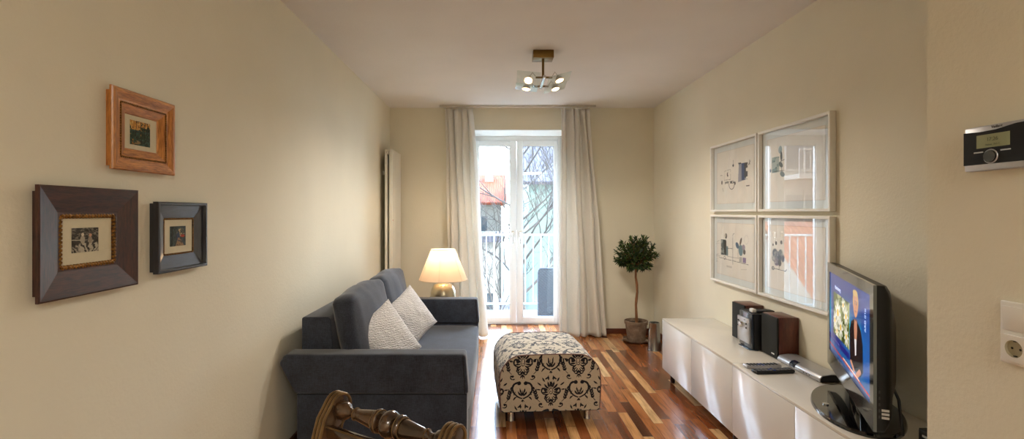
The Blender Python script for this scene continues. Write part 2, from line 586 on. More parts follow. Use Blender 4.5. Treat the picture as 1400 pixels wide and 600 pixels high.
# ------------------------------------------------------------------ radiator
M_rad = plain('radiator_enamel', (232, 228, 216), .35, var=.01)
rad = thing('radiator', 'tall narrow white wall radiator standing upright beside the left wall corner', 'radiator', (-1.11, 5.3, .2))
rad['label'] = 'tall narrow white radiator fixed upright on the wall behind the sofa'
b = B()
y0, y1, h = -.21, .23, 1.815
for k in range(6):
    yy = y0 + (y1 - y0) * k / 6
    box(b, .012, .05, yy + .002, yy + (y1 - y0) / 6 - .002, 0, h)
obj('front_panel', b, M_rad, rad, bevel=.004)
b = B()
for k in range(6):
    yy = y0 + (y1 - y0) * k / 6
    box(b, -.032, -.006, yy + .002, yy + (y1 - y0) / 6 - .002, 0, h)
obj('back_panel', b, M_rad, rad, bevel=.004)
b = box(bx(-.008, .014, y0 + .010, y1 - .010, h - .05, h - .003), -.008, .014, y0 + .010, y1 - .010, .01, .05)
obj('header', b, M_rad, rad, bevel=.006)
b = B(); rod(b, (.0, y0 + .01, h - .03), (.0, y0 - .012, h - .03), .012)
obj('vent_plug', b, M_chrome, rad)
b = B()
for z in (.3, h - .25):
    box(b, XL + 1.11, -.03, -.06, -.03, z, z + .04); box(b, XL + 1.11, -.03, .08, .11, z, z + .04)
obj('bracket', b, M_rad, rad)
b = B(); rod(b, (0, .0, 0), (0, 0, -.2), .009); rod(b, (0, .06, 0), (0, .06, -.2), .009)
obj('pipe', b, M_rad, rad)
M_valve = plain('small_pink_tag', (205, 150, 135), .5)
obj('tag', bx(.0505, .053, y0 + .005, y0 + .02, 1.08, 1.095), M_valve, rad)
# ------------------------------------------------------------------ printing helpers (numpy)
def vnoise(x, y, s, seed=0):
    r = np.random.default_rng(seed); G = r.random((64, 64))
    x = x * s; y = y * s
    i = np.floor(x).astype(int); j = np.floor(y).astype(int)
    fx = x - i; fy = y - j
    fx = fx * fx * (3 - 2 * fx); fy = fy * fy * (3 - 2 * fy)
    g = lambda a, b_: G[a % 64, b_ % 64]
    return (g(i, j) * (1 - fx) + g(i + 1, j) * fx) * (1 - fy) + (g(i, j + 1) * (1 - fx) + g(i + 1, j + 1) * fx) * fy

def fbm(x, y, s, seed=0, o=4):
    t = 0; a = .5
    for k in range(o): t = t + a * vnoise(x, y, s * 2 ** k, seed + k); a *= .5
    return t / (1 - .5 ** o)

def paint(img, mask, c):
    m = np.clip(mask, 0, 1)[:, None]
    return img * (1 - m) + np.array(c, float)[None] * m

def ell(u, v, cx, cy, rx, ry, soft=.1, rot=0):
    c, s = math.cos(rot), math.sin(rot)
    du, dv = u - cx, v - cy
    d = np.sqrt(((du * c + dv * s) / rx) ** 2 + ((-du * s + dv * c) / ry) ** 2)
    return np.clip((1 - d) / soft + .5, 0, 1)

def rct(u, v, x0, x1, y0, y1): return ((u > x0) & (u < x1) & (v > y0) & (v < y1)).astype(float)

def seg(u, v, x0, y0, x1, y1, w, asp=1):
    px, py = (u - x0) * asp, v - y0; dx, dy = (x1 - x0) * asp, y1 - y0
    t = np.clip((px * dx + py * dy) / (dx * dx + dy * dy + 1e-12), 0, 1)
    d = np.hypot(px - t * dx, py - t * dy)
    return (d < w).astype(float)

def polym(u, v, pts):
    ins = np.zeros(len(u), bool); n = len(pts)
    for i in range(n):
        x0, y0 = pts[i]; x1, y1 = pts[(i + 1) % n]
        c = ((y0 > v) != (y1 > v)) & (u < (x1 - x0) * (v - y0) / ((y1 - y0) or 1e-9) + x0)
        ins ^= c
    return ins.astype(float)

def rose(u, v):
    """paper and ink tone for the etching of two seated figures in wide gowns"""
    img = np.tile(np.array([[46, 42, 38.]]), (len(u), 1))
    f = fbm(u, v, 9, 3)
    img += (f[:, None] - .5) * 60
    img = paint(img, (fbm(u, v * 2, 14, 9) > .58) * (v > .55) * .8, (150, 140, 120))
    gown = ell(u, v, .62, .16, .40, .36, .2)
    st = (np.sin((u - .6) / (v * .9 + .35) * 17 + 9 * f) > -.3) * .85
    img = paint(img, gown * st, (206, 196, 172))
    img = paint(img, ell(u, v, .22, .14, .24, .18, .3) * (np.sin(u * 46 + v * 30 + 8 * f) > 0) * .8, (190, 180, 158))
    img = paint(img, ell(u, v, .40, .52, .09, .17, .2), (170, 160, 140))
    img = paint(img, ell(u, v, .68, .50, .08, .15, .2), (150, 138, 118))
    img = paint(img, ell(u, v, .40, .73, .055, .07, .2), (214, 202, 178))
    img = paint(img, ell(u, v, .69, .69, .055, .07, .2), (196, 150, 120))
    img = paint(img, seg(u, v, .02, .52, .32, .50, .018), (200, 190, 166))
    return img

def forest(u, v):
    f = fbm(u, v, 7, 21); g = fbm(u, v, 16, 5)
    img = np.tile(np.array([[206, 148, 74.]]), (len(u), 1)) + (g[:, None] - .5) * 80
    img = paint(img, (g > .6) * (v > .6) * .8, (226, 190, 110))
    img = paint(img, (f + (v < .62) * .35 + (u > .55) * .16 > .68) * .95, (34, 58, 46))
    img = paint(img, (g > .52) * (v < .62) * .7, (70, 104, 92))
    img = paint(img, (fbm(u, v, 20, 33) > .63) * .8, (28, 32, 30))
    img = paint(img, rct(u, v, .1, .95, .56, .62) * (g > .4), (60, 84, 76))
    for x in (.3, .52, .72, .86): img = paint(img, (np.abs(u - x - .02 * np.sin(v * 9)) < .015) * (v > .3) * .9, (36, 30, 26))
    img = paint(img, ell(u, v, .3, .12, .22, .08, .3) * (f > .45), (150, 120, 80))
    return img

def lane(u, v):
    f = fbm(u, v, 7, 41); g = fbm(u, v, 15, 15)
    img = np.tile(np.array([[52, 66, 66.]]), (len(u), 1)) + (g[:, None] - .5) * 60
    img = paint(img, ell(u, v, .68, .68, .24, .2, .4) * (g > .4), (212, 186, 140))
    img = paint(img, (f > .6) * .7, (30, 40, 38))
    img = paint(img, ell(u, v, .80, .50, .14, .07, .3), (178, 62, 40))
    img = paint(img, ell(u, v, .52, .42, .11, .3, .3), (40, 60, 88))
    img = paint(img, polym(u, v, [(.35, 0), (.9, 0), (.62, .42), (.5, .42)]) * (g > .42), (150, 118, 84))
    img = paint(img, (np.abs(u - .12 - .05 * v) < .03) + (np.abs(u - .3 - .1 * np.sin(v * 4)) < .02), (24, 28, 26))
    return img

M_print = attr_mat('printed_paper', .7, .2)
def mat_card(c): return plain('mount_card', c, .85, var=.03, vscale=40)
M_card = mat_card((216, 206, 176))
M_gold = plain('rubbed_gold_leaf', (138, 102, 54), .35, .8, var=.6, vscale=120)
M_smallglass = glass_sheet('picture_glass', .03)

def mitred(bm, w, h, prof, mi=(0, 1)):
    rings = []
    for ins, t in prof:
        rings.append([bm.verts.new((t, sy * (w / 2 - ins), sz * (h / 2 - ins))) for sy, sz in ((-1, -1), (1, -1), (1, 1), (-1, 1))])
    for A, C in zip(rings, rings[1:]):
        for k in range(4):
            bm.faces.new((A[k], A[(k + 1) % 4], C[(k + 1) % 4], C[k])).material_index = mi[k % 2]
    return bm

def bead_ring(bm, w, h, t, r, step, amp=.45, twist=0):
    pts, rad = [], []
    cs = [(-w / 2, -h / 2), (w / 2, -h / 2), (w / 2, h / 2), (-w / 2, h / 2)]
    L = 0
    for k in range(4):
        a, c = cs[k], cs[(k + 1) % 4]
        d = math.hypot(c[0] - a[0], c[1] - a[1]); n = max(4, int(d / step * 4))
        for i in range(n):
            f = i / n
            L = k * 100 + i
            off = twist * math.sin(i * PI / 2)
            nx, ny = -(c[1] - a[1]) / d, (c[0] - a[0]) / d
            pts.append((t, a[0] + (c[0] - a[0]) * f + nx * off, a[1] + (c[1] - a[1]) * f + ny * off))
            rad.append(r * (1 - amp + amp * abs(math.sin(i * PI / 4))))
    return tube(bm, pts, rad, 6, closed=True)

def small_picture(label, loc, w, h, prof, mats, card_ins, pic, func, beads, art_label, cardmat=M_card):
    root = thing('framed_picture', label, 'picture', loc, group='small wooden framed pictures on the left wall')
    o = obj('frame', mitred(B(), w, h, prof), mats, root, smooth=False)
    for ww, hh, t, r, step, amp, tw, nm in beads:
        obj(nm, bead_ring(B(), ww, hh, t, r, step, amp, tw), M_gold, root)
    cw, ch = w - 2 * card_ins, h - 2 * card_ins
    b = B(); box(b, .008, .010, -cw / 2, cw / 2, -ch / 2, ch / 2)
    # a window cut in the card shows the print a touch lower; the bevel line is the card's pale core
    obj('mount_card', b, cardmat, root, smooth=False)
    pw, ph, py, pz = pic
    b = B(); mitred(b, pw + .012, ph + .012, [(0, .0102), (.001, .0106), (.002, .0102)])
    bmesh.ops.translate(b, verts=b.verts[:], vec=(0, py, pz))
    obj('plate_mark', b, cardmat, root)
    # the wall faces +x, the viewer's right is +y
    painted('print', (.0108, py - pw / 2, pz - ph / 2), (0, pw, 0), (0, 0, ph), 110, 90, func, M_print, root, art_label)
    b = B()
    v = [b.verts.new(p) for p in ((.0125, -cw / 2, -ch / 2), (.0125, cw / 2, -ch / 2), (.0125, cw / 2, ch / 2), (.0125, -cw / 2, ch / 2))]
    b.faces.new(v); obj('glass', b, M_smallglass, root, smooth=False)
    return root

Wd_h = wood('dark_walnut_frame_rails', (24, 12, 10), (78, 40, 28), .42, 'Y', 26, coat=.4)
Wd_v = wood('dark_walnut_frame_stiles', (24, 12, 10), (78, 40, 28), .42, 'Z', 26, coat=.4)
small_picture('dark brown wooden framed etching, the lowest and widest of the three on the wall',
              (XL, 1.441, 1.288), .354, .306,
              [(.016, 0), (.016, .020), (0, .022), (0, .030), (.004, .032), (.072, .016), (.078, .016), (.090, .009)], [Wd_h, Wd_v], .088,
              (.094, .070, -.008, .002), rose, [(.190, .142, .013, .0066, .011, .55, .0022, 'gold_rope_beading')],
              'black and white etching of two figures in wide gowns')
Wo_h = wood('honey_oak_frame_rails', (132, 76, 28), (216, 146, 70), .35, 'Y', 24, coat=.2)
Wo_v = wood('honey_oak_frame_stiles', (132, 76, 28), (216, 146, 70), .35, 'Z', 24, coat=.2)
small_picture('honey-coloured wooden framed woodland print hanging above the two dark frames',
              (XL, 1.658, 1.631), .296, .257,
              [(.012, 0), (.012, .018), (0, .020), (0, .026), (.003, .030), (.012, .031), (.034, .023), (.038, .023), (.044, .021), (.046, .023), (.072, .013), (.074, .009)], [Wo_h, Wo_v], .072,
              (.094, .080, -.004, 0), forest, [(.212, .173, .0235, .0026, .008, .6, 0, 'gold_beading')],
              'coloured print of dark trees before an orange sky')
Wb_h = wood('blue_black_frame_rails', (10, 11, 16), (34, 37, 50), .35, 'Y', 26, coat=.8)
Wb_v = wood('blue_black_frame_stiles', (10, 11, 16), (34, 37, 50), .35, 'Z', 26, coat=.8)
small_picture('small blue-black box frame with a coloured lane print, nearest the sofa of the three frames',
              (XL, 1.854, 1.281), .292, .251,
              [(.006, 0), (.006, .014), (0, .016), (0, .033), (.003, .035), (.010, .035), (.012, .022), (.014, .022), (.058, .013), (.060, .013), (.066, .009)], [Wb_h, Wb_v], .064,
              (.092, .074, -.004, 0), lane, [(.170, .129, .0125, .0032, .007, .6, .001, 'gold_beading')],
              'coloured print of a tree-lined lane with a red roof')

# ------------------------------------------------------------------ four large white frames on the right wall
M_fr = plain('white_painted_frame', (240, 238, 230), .35, var=.02)
M_passe = plain('pale_blue_grey_mount', (214, 222, 220), .8, var=.02, vscale=30)
M_bigglass = glass_sheet('framing_glass', .15)
INK = (42, 44, 50)
def paper_base(u, v, seed):
    img = np.tile(np.array([[236, 232, 222.]]), (len(u), 1)) + (fbm(u, v, 5, seed)[:, None] - .5) * 14
    e = np.minimum(np.minimum(u, 1 - u), np.minimum(v, 1 - v))
    return paint(img, (e < .008) * .5, (196, 180, 160))
# u runs to the viewer's right, v upwards
def abstract_tl(u, v):
    img = paper_base(u, v, 1); A = 1.25; f = fbm(u, v, 14, 3)
    img = paint(img, polym(u, v, [(.60, .38), (.80, .41), (.80, .70), (.62, .72)]) * .9, (150, 152, 166))
    img = paint(img, rct(u, v, .69, .76, .41, .71), (42, 74, 120))
    img = paint(img, rct(u, v, .76, .84, .41, .71) * (f > .35), (54, 58, 62))
    img = paint(img, rct(u, v, .60, .68, .70, .73) * (f > .4), INK)
    img = paint(img, (np.abs(np.hypot((u - .43) * A, v - .36) - .095) < .007) * (v < .38), INK)
    img = paint(img, rct(u, v, .24, .50, .37, .42) * (f > .4), (40, 60, 66))
    for s in ((.22, .45, .22, .62), (.22, .62, .40, .64), (.40, .64, .40, .45), (.22, .45, .40, .45)): img = paint(img, seg(u, v, *s, .003, A) * (f > .4), (120, 118, 112))
    img = paint(img, ell(u, v, .32, .55, .025, .04) * (1 - ell(u, v, .34, .56, .02, .035)), INK)
    img = paint(img, ell(u, v, .47, .70, .02, .025) + seg(u, v, .47, .70, .47, .80, .003, A) + ell(u, v, .15, .41, .018, .04) + ell(u, v, .52, .37, .018, .03), INK)
    img = paint(img, seg(u, v, .86, .66, .90, .72, .006, A) + seg(u, v, .89, .66, .89, .74, .005, A), INK)
    img = paint(img, seg(u, v, .78, .30, .88, .30, .008, A) * (f > .45), INK)
    img = paint(img, seg(u, v, .10, .55, .16, .55, .003, A) + seg(u, v, .17, .30, .19, .24, .008, A) * .5, (120, 116, 108))
    return img
def abstract_bl(u, v):
    img = paper_base(u, v, 11); A = 1.25; f = fbm(u, v, 16, 23)
    img = paint(img, rct(u, v, .12, .27, .38, .68) * (.5 + .5 * (f > .4)), (66, 84, 88))
    img = paint(img, rct(u, v, .22, .28, .40, .66), (30, 34, 36))
    img = paint(img, rct(u, v, .27, .33, .38, .56) * .9, (96, 124, 130))
    img = paint(img, ell(u, v, .27, .75, .028, .05), INK); img = paint(img, ell(u, v, .25, .76, .02, .035), (196, 190, 170))
    for s in ((.06, .32, .86, .29), (.30, .37, .62, .37), (.46, .74, .46, .24), (.60, .37, .60, .56), (.30, .52, .46, .53)): img = paint(img, seg(u, v, *s, .004, A), INK)
    img = paint(img, (np.abs(np.hypot((u - .50) * A, v - .76) - .05) < .004) * (u < .5) * (v > .76), INK)
    img = paint(img, (np.abs(np.hypot((u - .23) * A, v - .33) - .03) < .005), INK)
    img = paint(img, ell(u, v, .58, .60, .04, .06, rot=.5), (72, 104, 132))
    img = paint(img, ell(u, v, .67, .52, .055, .10), (104, 142, 156)); img = paint(img, ell(u, v, .74, .58, .04, .05), (150, 140, 160))
    img = paint(img, ell(u, v, .67, .68, .022, .07, rot=-.3), (78, 70, 56)); img = paint(img, ell(u, v, .76, .50, .03, .045), (48, 44, 50))
    img = paint(img, (np.abs(ell(u, v, .81, .72, .05, .075, .2) - .5) < .2) * .4, (120, 120, 116))
    img = paint(img, rct(u, v, .63, .70, .31, .40) * .7, (150, 152, 150)); img = paint(img, rct(u, v, .72, .80, .31, .40), (132, 110, 156))
    img = paint(img, (seg(u, v, .30, .18, .42, .18, .02, A) + seg(u, v, .68, .18, .82, .20, .006, A)) * .25, (120, 116, 108))
    return img
def abstract_tr(u, v):
    img = paper_base(u, v, 31); A = 1.25; f = fbm(u, v, 14, 33)
    img = paint(img, rct(u, v, .10, .24, .46, .70) * (.55 + .45 * (f > .45)), (120, 148, 146))
    img = paint(img, rct(u, v, .13, .20, .52, .64) * (f > .45), (70, 100, 100))
    img = paint(img, ell(u, v, .26, .80, .035, .06), (150, 172, 178)); img = paint(img, ell(u, v, .28, .70, .02, .07) + ell(u, v, .27, .57, .03, .05, rot=.6), (70, 84, 88))
    for s in ((.27, .78, .29, .40), (.12, .48, .34, .47), (.26, .62, .34, .64)): img = paint(img, seg(u, v, *s, .004, A), INK)
    img = paint(img, ell(u, v, .30, .42, .035, .05, rot=.8), (112, 128, 130)); img = paint(img, ell(u, v, .07, .50, .015, .03), INK)
    img = paint(img, (seg(u, v, .70, .70, .84, .70, .003, A) + seg(u, v, .70, .40, .84, .38, .003, A)) * .4, (130, 126, 118))
    return img
def abstract_br(u, v):
    img = paper_base(u, v, 51); A = 1.25; f = fbm(u, v, 16, 53)
    for cx, cy, rx, ry, c in ((.16, .56, .05, .07, (86, 96, 110)), (.22, .50, .06, .09, (60, 72, 92)), (.19, .43, .05, .06, (110, 100, 120)),
                              (.27, .58, .04, .05, (120, 132, 140)), (.25, .42, .03, .05, (48, 50, 58)), (.13, .48, .03, .05, (140, 146, 150)), (.31, .50, .03, .06, (92, 104, 124))):
        img = paint(img, ell(u, v, cx, cy, rx, ry, .3) * (.5 + .5 * (f > .42)), c)
    img = paint(img, ell(u, v, .18, .72, .018, .03) + ell(u, v, .28, .74, .02, .03) + ell(u, v, .12, .69, .012, .02), (72, 70, 72))
    for s in ((.10, .32, .36, .31), (.24, .40, .24, .32), (.36, .31, .38, .34)): img = paint(img, seg(u, v, *s, .005, A), INK)
    img = paint(img, np.abs(np.hypot((u - .12) * A, v - .32) - .025) < .007, INK)
    return img

def large_picture(label, yc, zc, func, art_label):
    w, h = .718, .528
    root = thing('framed_print', label, 'picture', (XR, yc, zc), PI, group='large white framed abstract prints on the right wall')
    obj('frame', mitred(B(), w, h, [(.004, 0), (0, .006), (0, .034), (.002, .036), (.014, .036), (.016, .034), (.016, .012)]), [M_fr, M_fr], root, smooth=False)
    obj('backing_board', bx(0.001, .006, -w / 2 + .016, w / 2 - .016, -h / 2 + .016, h / 2 - .016), M_passe, root, smooth=False)
    iw, ih = w - .034, h - .034
    # local +y points towards the camera side of the room = the viewer's right
    painted('mount', (.0085, -iw / 2, -ih / 2), (0, iw, 0), (0, 0, ih), 4, 4, lambda u, v: np.tile(np.array([[224, 230, 228.]]), (len(u), 1)), M_print, root)
    pw, ph = .575, .405
    painted('artwork', (.0105, -pw / 2, -ph / 2), (0, pw, 0), (0, 0, ph), 300, 220, func, M_print, root, art_label)
    # the pane sits a little deeper in its rebate at the far end
    b = B(); a = math.tan(math.radians(1.1)) * iw / 2
    v = [b.verts.new(p) for p in ((.021 - a, -iw / 2, -ih / 2), (.021 + a, iw / 2, -ih / 2), (.021 + a, iw / 2, ih / 2), (.021 - a, -iw / 2, ih / 2))]
    b.faces.new(v); obj('glass', b, M_bigglass, root, smooth=False)
    return root
large_picture('white framed abstract print with a half circle, above the other print nearest the window', 3.692, 1.638, abstract_tl, 'abstract print with a blue block and a half circle')
large_picture('white framed abstract print with a small green square, above the television side of the group', 2.957, 1.638, abstract_tr, 'abstract print with a small grey-green square')
large_picture('white framed abstract print with crossing lines and violet square, hanging above the stereo', 3.692, 1.085, abstract_bl, 'abstract print with crossing lines and a violet square')
large_picture('white framed abstract print of clustered dark dots, partly hidden behind the television', 2.957, 1.085, abstract_br, 'abstract print with a cluster of dark shapes')
# ------------------------------------------------------------------ sofa
M_sofa = fabric('charcoal_woven_upholstery', (48, 53, 64), 420, .6, .85, .35)
SX, SY = 0, 0
sofa = thing('sofa', 'charcoal grey fabric sofa against the left wall', 'sofa', (-.62, 3.6, 0))
sofa['label'] = 'charcoal grey fabric sofa with sloping arms, standing along the left wall'
M_seam = plain('dark_seam_thread', (26, 27, 30), .9)
def S_(x, y): return x + .62, y - 3.6
def sbox(x0, x1, y0, y1, z0, z1): return bx(x0 + .62, x1 + .62, y0 - 3.6, y1 - 3.6, z0, z1)
def soften(bm, amp, sc=4, seed=0):
    for v in bm.verts:
        n = mnoise.noise_vector(v.co * sc + Vector((seed, 0, 0)))
        v.co += n * amp
    return bm
def dense_prism(poly, a0, a1, n):
    """extruded outline with cross cuts and inset end caps so that it can be softened"""
    b = B()
    rings = []
    for j in range(n + 1):
        y = a0 + (a1 - a0) * j / n
        rings.append([b.verts.new((p[0], y, p[1])) for p in poly])
    k = len(poly)
    for A, C in zip(rings, rings[1:]):
        for i in range(k): b.faces.new((A[i], A[(i + 1) % k], C[(i + 1) % k], C[i]))
    b.faces.new(rings[0][::-1]); b.faces.new(rings[-1])
    return b
def arm(y0, y1):
    up = [(-1.133, .600), (-1.150, .592), (-1.170, .556), (-1.168, .540), (-1.092, .400), (-1.085, .388), (-.150, .388), (-.150, .42), (-.164, .585), (-.172, .600)]
    b = dense_prism([(x + .62, z) for x, z in up], y0 - 3.6, y1 - 3.6, 3)
    obj('armrest', b, M_sofa, sofa, bevel=.010, seg=3)
    lo = [(-1.080, .387), (-1.080, .03), (-.158, .03), (-.156, .387)]
    b = dense_prism([(x + .62, z) for x, z in lo], y0 + .006 - 3.6, y1 - .006 - 3.6, 3)
    obj('side_panel', b, M_sofa, sofa, bevel=.008, seg=2)
    b = B()
    for yy in (y0 - .0005, y1 + .0005):
        tube(b, [(-1.078 + .62, yy - 3.6 + (.006 if yy < y0 + .01 else -.006), .384), (-.158 + .62, yy - 3.6 + (.006 if yy < y0 + .01 else -.006), .384)], .0022, 6)
        tube(b, [(-.168 + .62, yy - 3.6, .39), (-.178 + .62, yy - 3.6, .592)], .0022, 6)
    obj('piping', b, M_seam, sofa)
arm(2.68, 2.80); arm(4.39, 4.51)
b = sbox(-1.075, -.175, 2.802, 4.388, .03, .215)
obj('base', soften(b, 0), M_sofa, sofa, bevel=.012)
b = B(); softbox(b, .80, 1.580, .165, .03, .010, 14, .003, 2, Matrix.Translation((-.553 + .62, -.005, .298)))
obj('seat', b, M_sofa, sofa, angle=60)
b = sbox(-.176, -.160, 2.805, 4.385, .03, .215)
obj('front_skirt', b, M_sofa, sofa, bevel=.004)
bp = [(-1.100, .05), (-.90, .05), (-.90, .30), (-.935, .765), (-.95, .778), (-1.088, .778), (-1.098, .77)]
b = dense_prism([(x + .62, z) for x, z in bp], 2.803 - 3.6, 4.387 - 3.6, 4)
obj('backrest', b, M_sofa, sofa, bevel=.012, seg=3)
for yc, L, sd in ((3.195, .755, 1), (3.955, .715, 5)):
    M = Matrix.Translation((-.828 + .62, yc - 3.6, .635)) @ Matrix.Rotation(math.radians(-11), 4, 'Y')
    b = B(); softbox(b, .14, L, .50, .035, .035, 18, .012, sd, M)
    obj('back_cushion', b, M_sofa, sofa, angle=70)
b = B()
for x in (-1.0, -.25):
    for y in (2.76, 4.43): lathe(b, [(.022, 0), (.025, .03)], (x + .62, y - 3.6, 0), 12)
obj('foot', b, plain('black_plastic_glide', (28, 28, 30), .5), sofa)

# scatter cushions leaning on the back cushions
def pillow_mat():
    t = NT('white_crinkled_cotton')
    v = t.coords((1, 1, 1))
    wv = t.n('TexWave', wave_type='BANDS', bands_direction='Z')
    wv.inputs['Scale'].default_value = 26; wv.inputs['Distortion'].default_value = 7; wv.inputs['Detail'].default_value = 2; wv.inputs['Detail Scale'].default_value = 2.2
    t.l(v, wv.inputs['Vector'])
    t.bsdf((.86, .85, .86), .85, 0, .2, t.bump(wv.outputs[0], .75, .006), sheen=.2)
    return t.m
M_pil = pillow_mat()
def put_pillow(name, label, p, yaw, lean, roll, s, seed):
    root = thing('throw_pillow', label, 'cushion', p, group='white crinkled throw pillows on the sofa')
    M = Matrix.Rotation(yaw, 4, 'Z') @ Matrix.Rotation(lean, 4, 'Y') @ Matrix.Rotation(roll, 4, 'X')
    b = B(); pillow(b, s, .075, 30, seed, M); obj('cover', b, M_pil, root, angle=80)
    b = B()
    k = s / 2 * .995
    pts = []
    for a, c in (((-1, -1), (1, -1)), ((1, -1), (1, 1)), ((1, 1), (-1, 1)), ((-1, 1), (-1, -1))):
        for i in range(14):
            f = i / 14; x = a[0] + (c[0] - a[0]) * f; z = a[1] + (c[1] - a[1]) * f
            pts.append(M @ Vector((0, x * (1 - .07 * (1 - z * z)) * k, z * (1 - .07 * (1 - x * x)) * k)))
    tube(b, pts, .003, 6, closed=True); obj('edge_seam', b, M_pil, root)
put_pillow('a', 'white crinkled throw pillow on the sofa, nearer the sloping front arm', (-.672, 3.03, .588), math.radians(-42), math.radians(-24), math.radians(25), .375, 1)
put_pillow('b', 'white crinkled throw pillow on the sofa, nearer the table lamp', (-.640, 3.71, .588), math.radians(-40), math.radians(-24), math.radians(27), .36, 5)

# ------------------------------------------------------------------ side table and lamp
M_tab = wood('dark_side_table_wood', (60, 38, 26), (96, 62, 40), .4, 'X', 10)
TX, TY = -.51, 4.80
tb = thing('side_table', 'small dark side table behind the sofa arm, carrying the lamp', 'side table', (TX, TY, 0))
b = B(); lathe(b, [(.20, .425), (.21, .43), (.21, .445), (.205, .45)], n=40); obj('table_top', b, M_tab, tb)
for k in range(4):
    a = PI / 4 + k * PI / 2
    b = B(); rod(b, (.17 * math.cos(a), .17 * math.sin(a), 0), (.13 * math.cos(a), .13 * math.sin(a), .425), .013, .018); obj('leg', b, M_tab, tb)
lamp = thing('table_lamp', 'lit table lamp with a cream pleated shade and silver bulbous base', 'lamp', (TX, TY, .45))
M_silver = plain('brushed_silver_ceramic', (196, 186, 160), .28, .9, var=.12, vscale=3, stretch=(1, 1, 8))
b = B()
lathe(b, [(.075, 0), (.095, .006), (.118, .05), (.124, .10), (.120, .15), (.108, .19), (.086, .222), (.055, .236), (.03, .242)], n=48)
obj('base', b, M_silver, lamp)
def shade_mat():
    t = NT('cream_lampshade_cloth')
    d = t.n('BsdfDiffuse'); d.inputs[0].default_value = (*lin((244, 226, 200)), 1)
    tl = t.n('BsdfTranslucent'); tl.inputs[0].default_value = (*lin((250, 226, 200)), 1)
    f = t.noise(t.coords((400, 400, 400)), 1, 2)
    t.l(t.bump(f, .2, .001), d.inputs['Normal'])
    mx = t.n('MixShader'); mx.inputs[0].default_value = .5
    t.l(d.outputs[0], mx.inputs[1]); t.l(tl.outputs[0], mx.inputs[2]); t.l(mx.outputs[0], t.out.inputs[0])
    return t.m
M_shade = shade_mat()
zb, zt, rb_, rt = .270, .558, .232, .116
b = B()
grid_mesh(b, 96, 8, lambda u, v: Vector(((rb_ + (rt - rb_) * v) * math.cos(2 * PI * u) * (1 + .004 * math.cos(u * 2 * PI * 48)), (rb_ + (rt - rb_) * v) * math.sin(2 * PI * u), zb + (zt - zb) * v)), closed_u=True)
sh = obj('lamp_shade', b, M_shade, lamp, angle=60)
b = B()
for r, z in ((rb_, zb), (rt, zt)): tube(b, [(r * math.cos(2 * PI * k / 48), r * math.sin(2 * PI * k / 48), z) for k in range(48)], .004, 6, closed=True)
for k in range(6):
    a = 2 * PI * k / 6 + .45
    tube(b, [(rb_ * .995 * math.cos(a), rb_ * .995 * math.sin(a), zb), (rt * .995 * math.cos(a), rt * .995 * math.sin(a), zt)], .0025, 5)
obj('shade_trim', b, M_pil if False else plain('shade_ribbon', (226, 206, 178), .8), sh)
b = B(); rod(b, (0, 0, .224), (0, 0, .36), .010); lathe(b, [(.018, .34), (.018, .39)], n=16); obj('stem', b, M_chrome, lamp)
b = B(); lathe(b, [(.012, .385), (.026, .42), (.03, .45), (.02, .475), (.004, .482)], n=20); obj('bulb', b, emitter('warm_bulb_glow', (255, 214, 150), 8), lamp)
LAMP_POS = (TX, TY, .45 + .515)
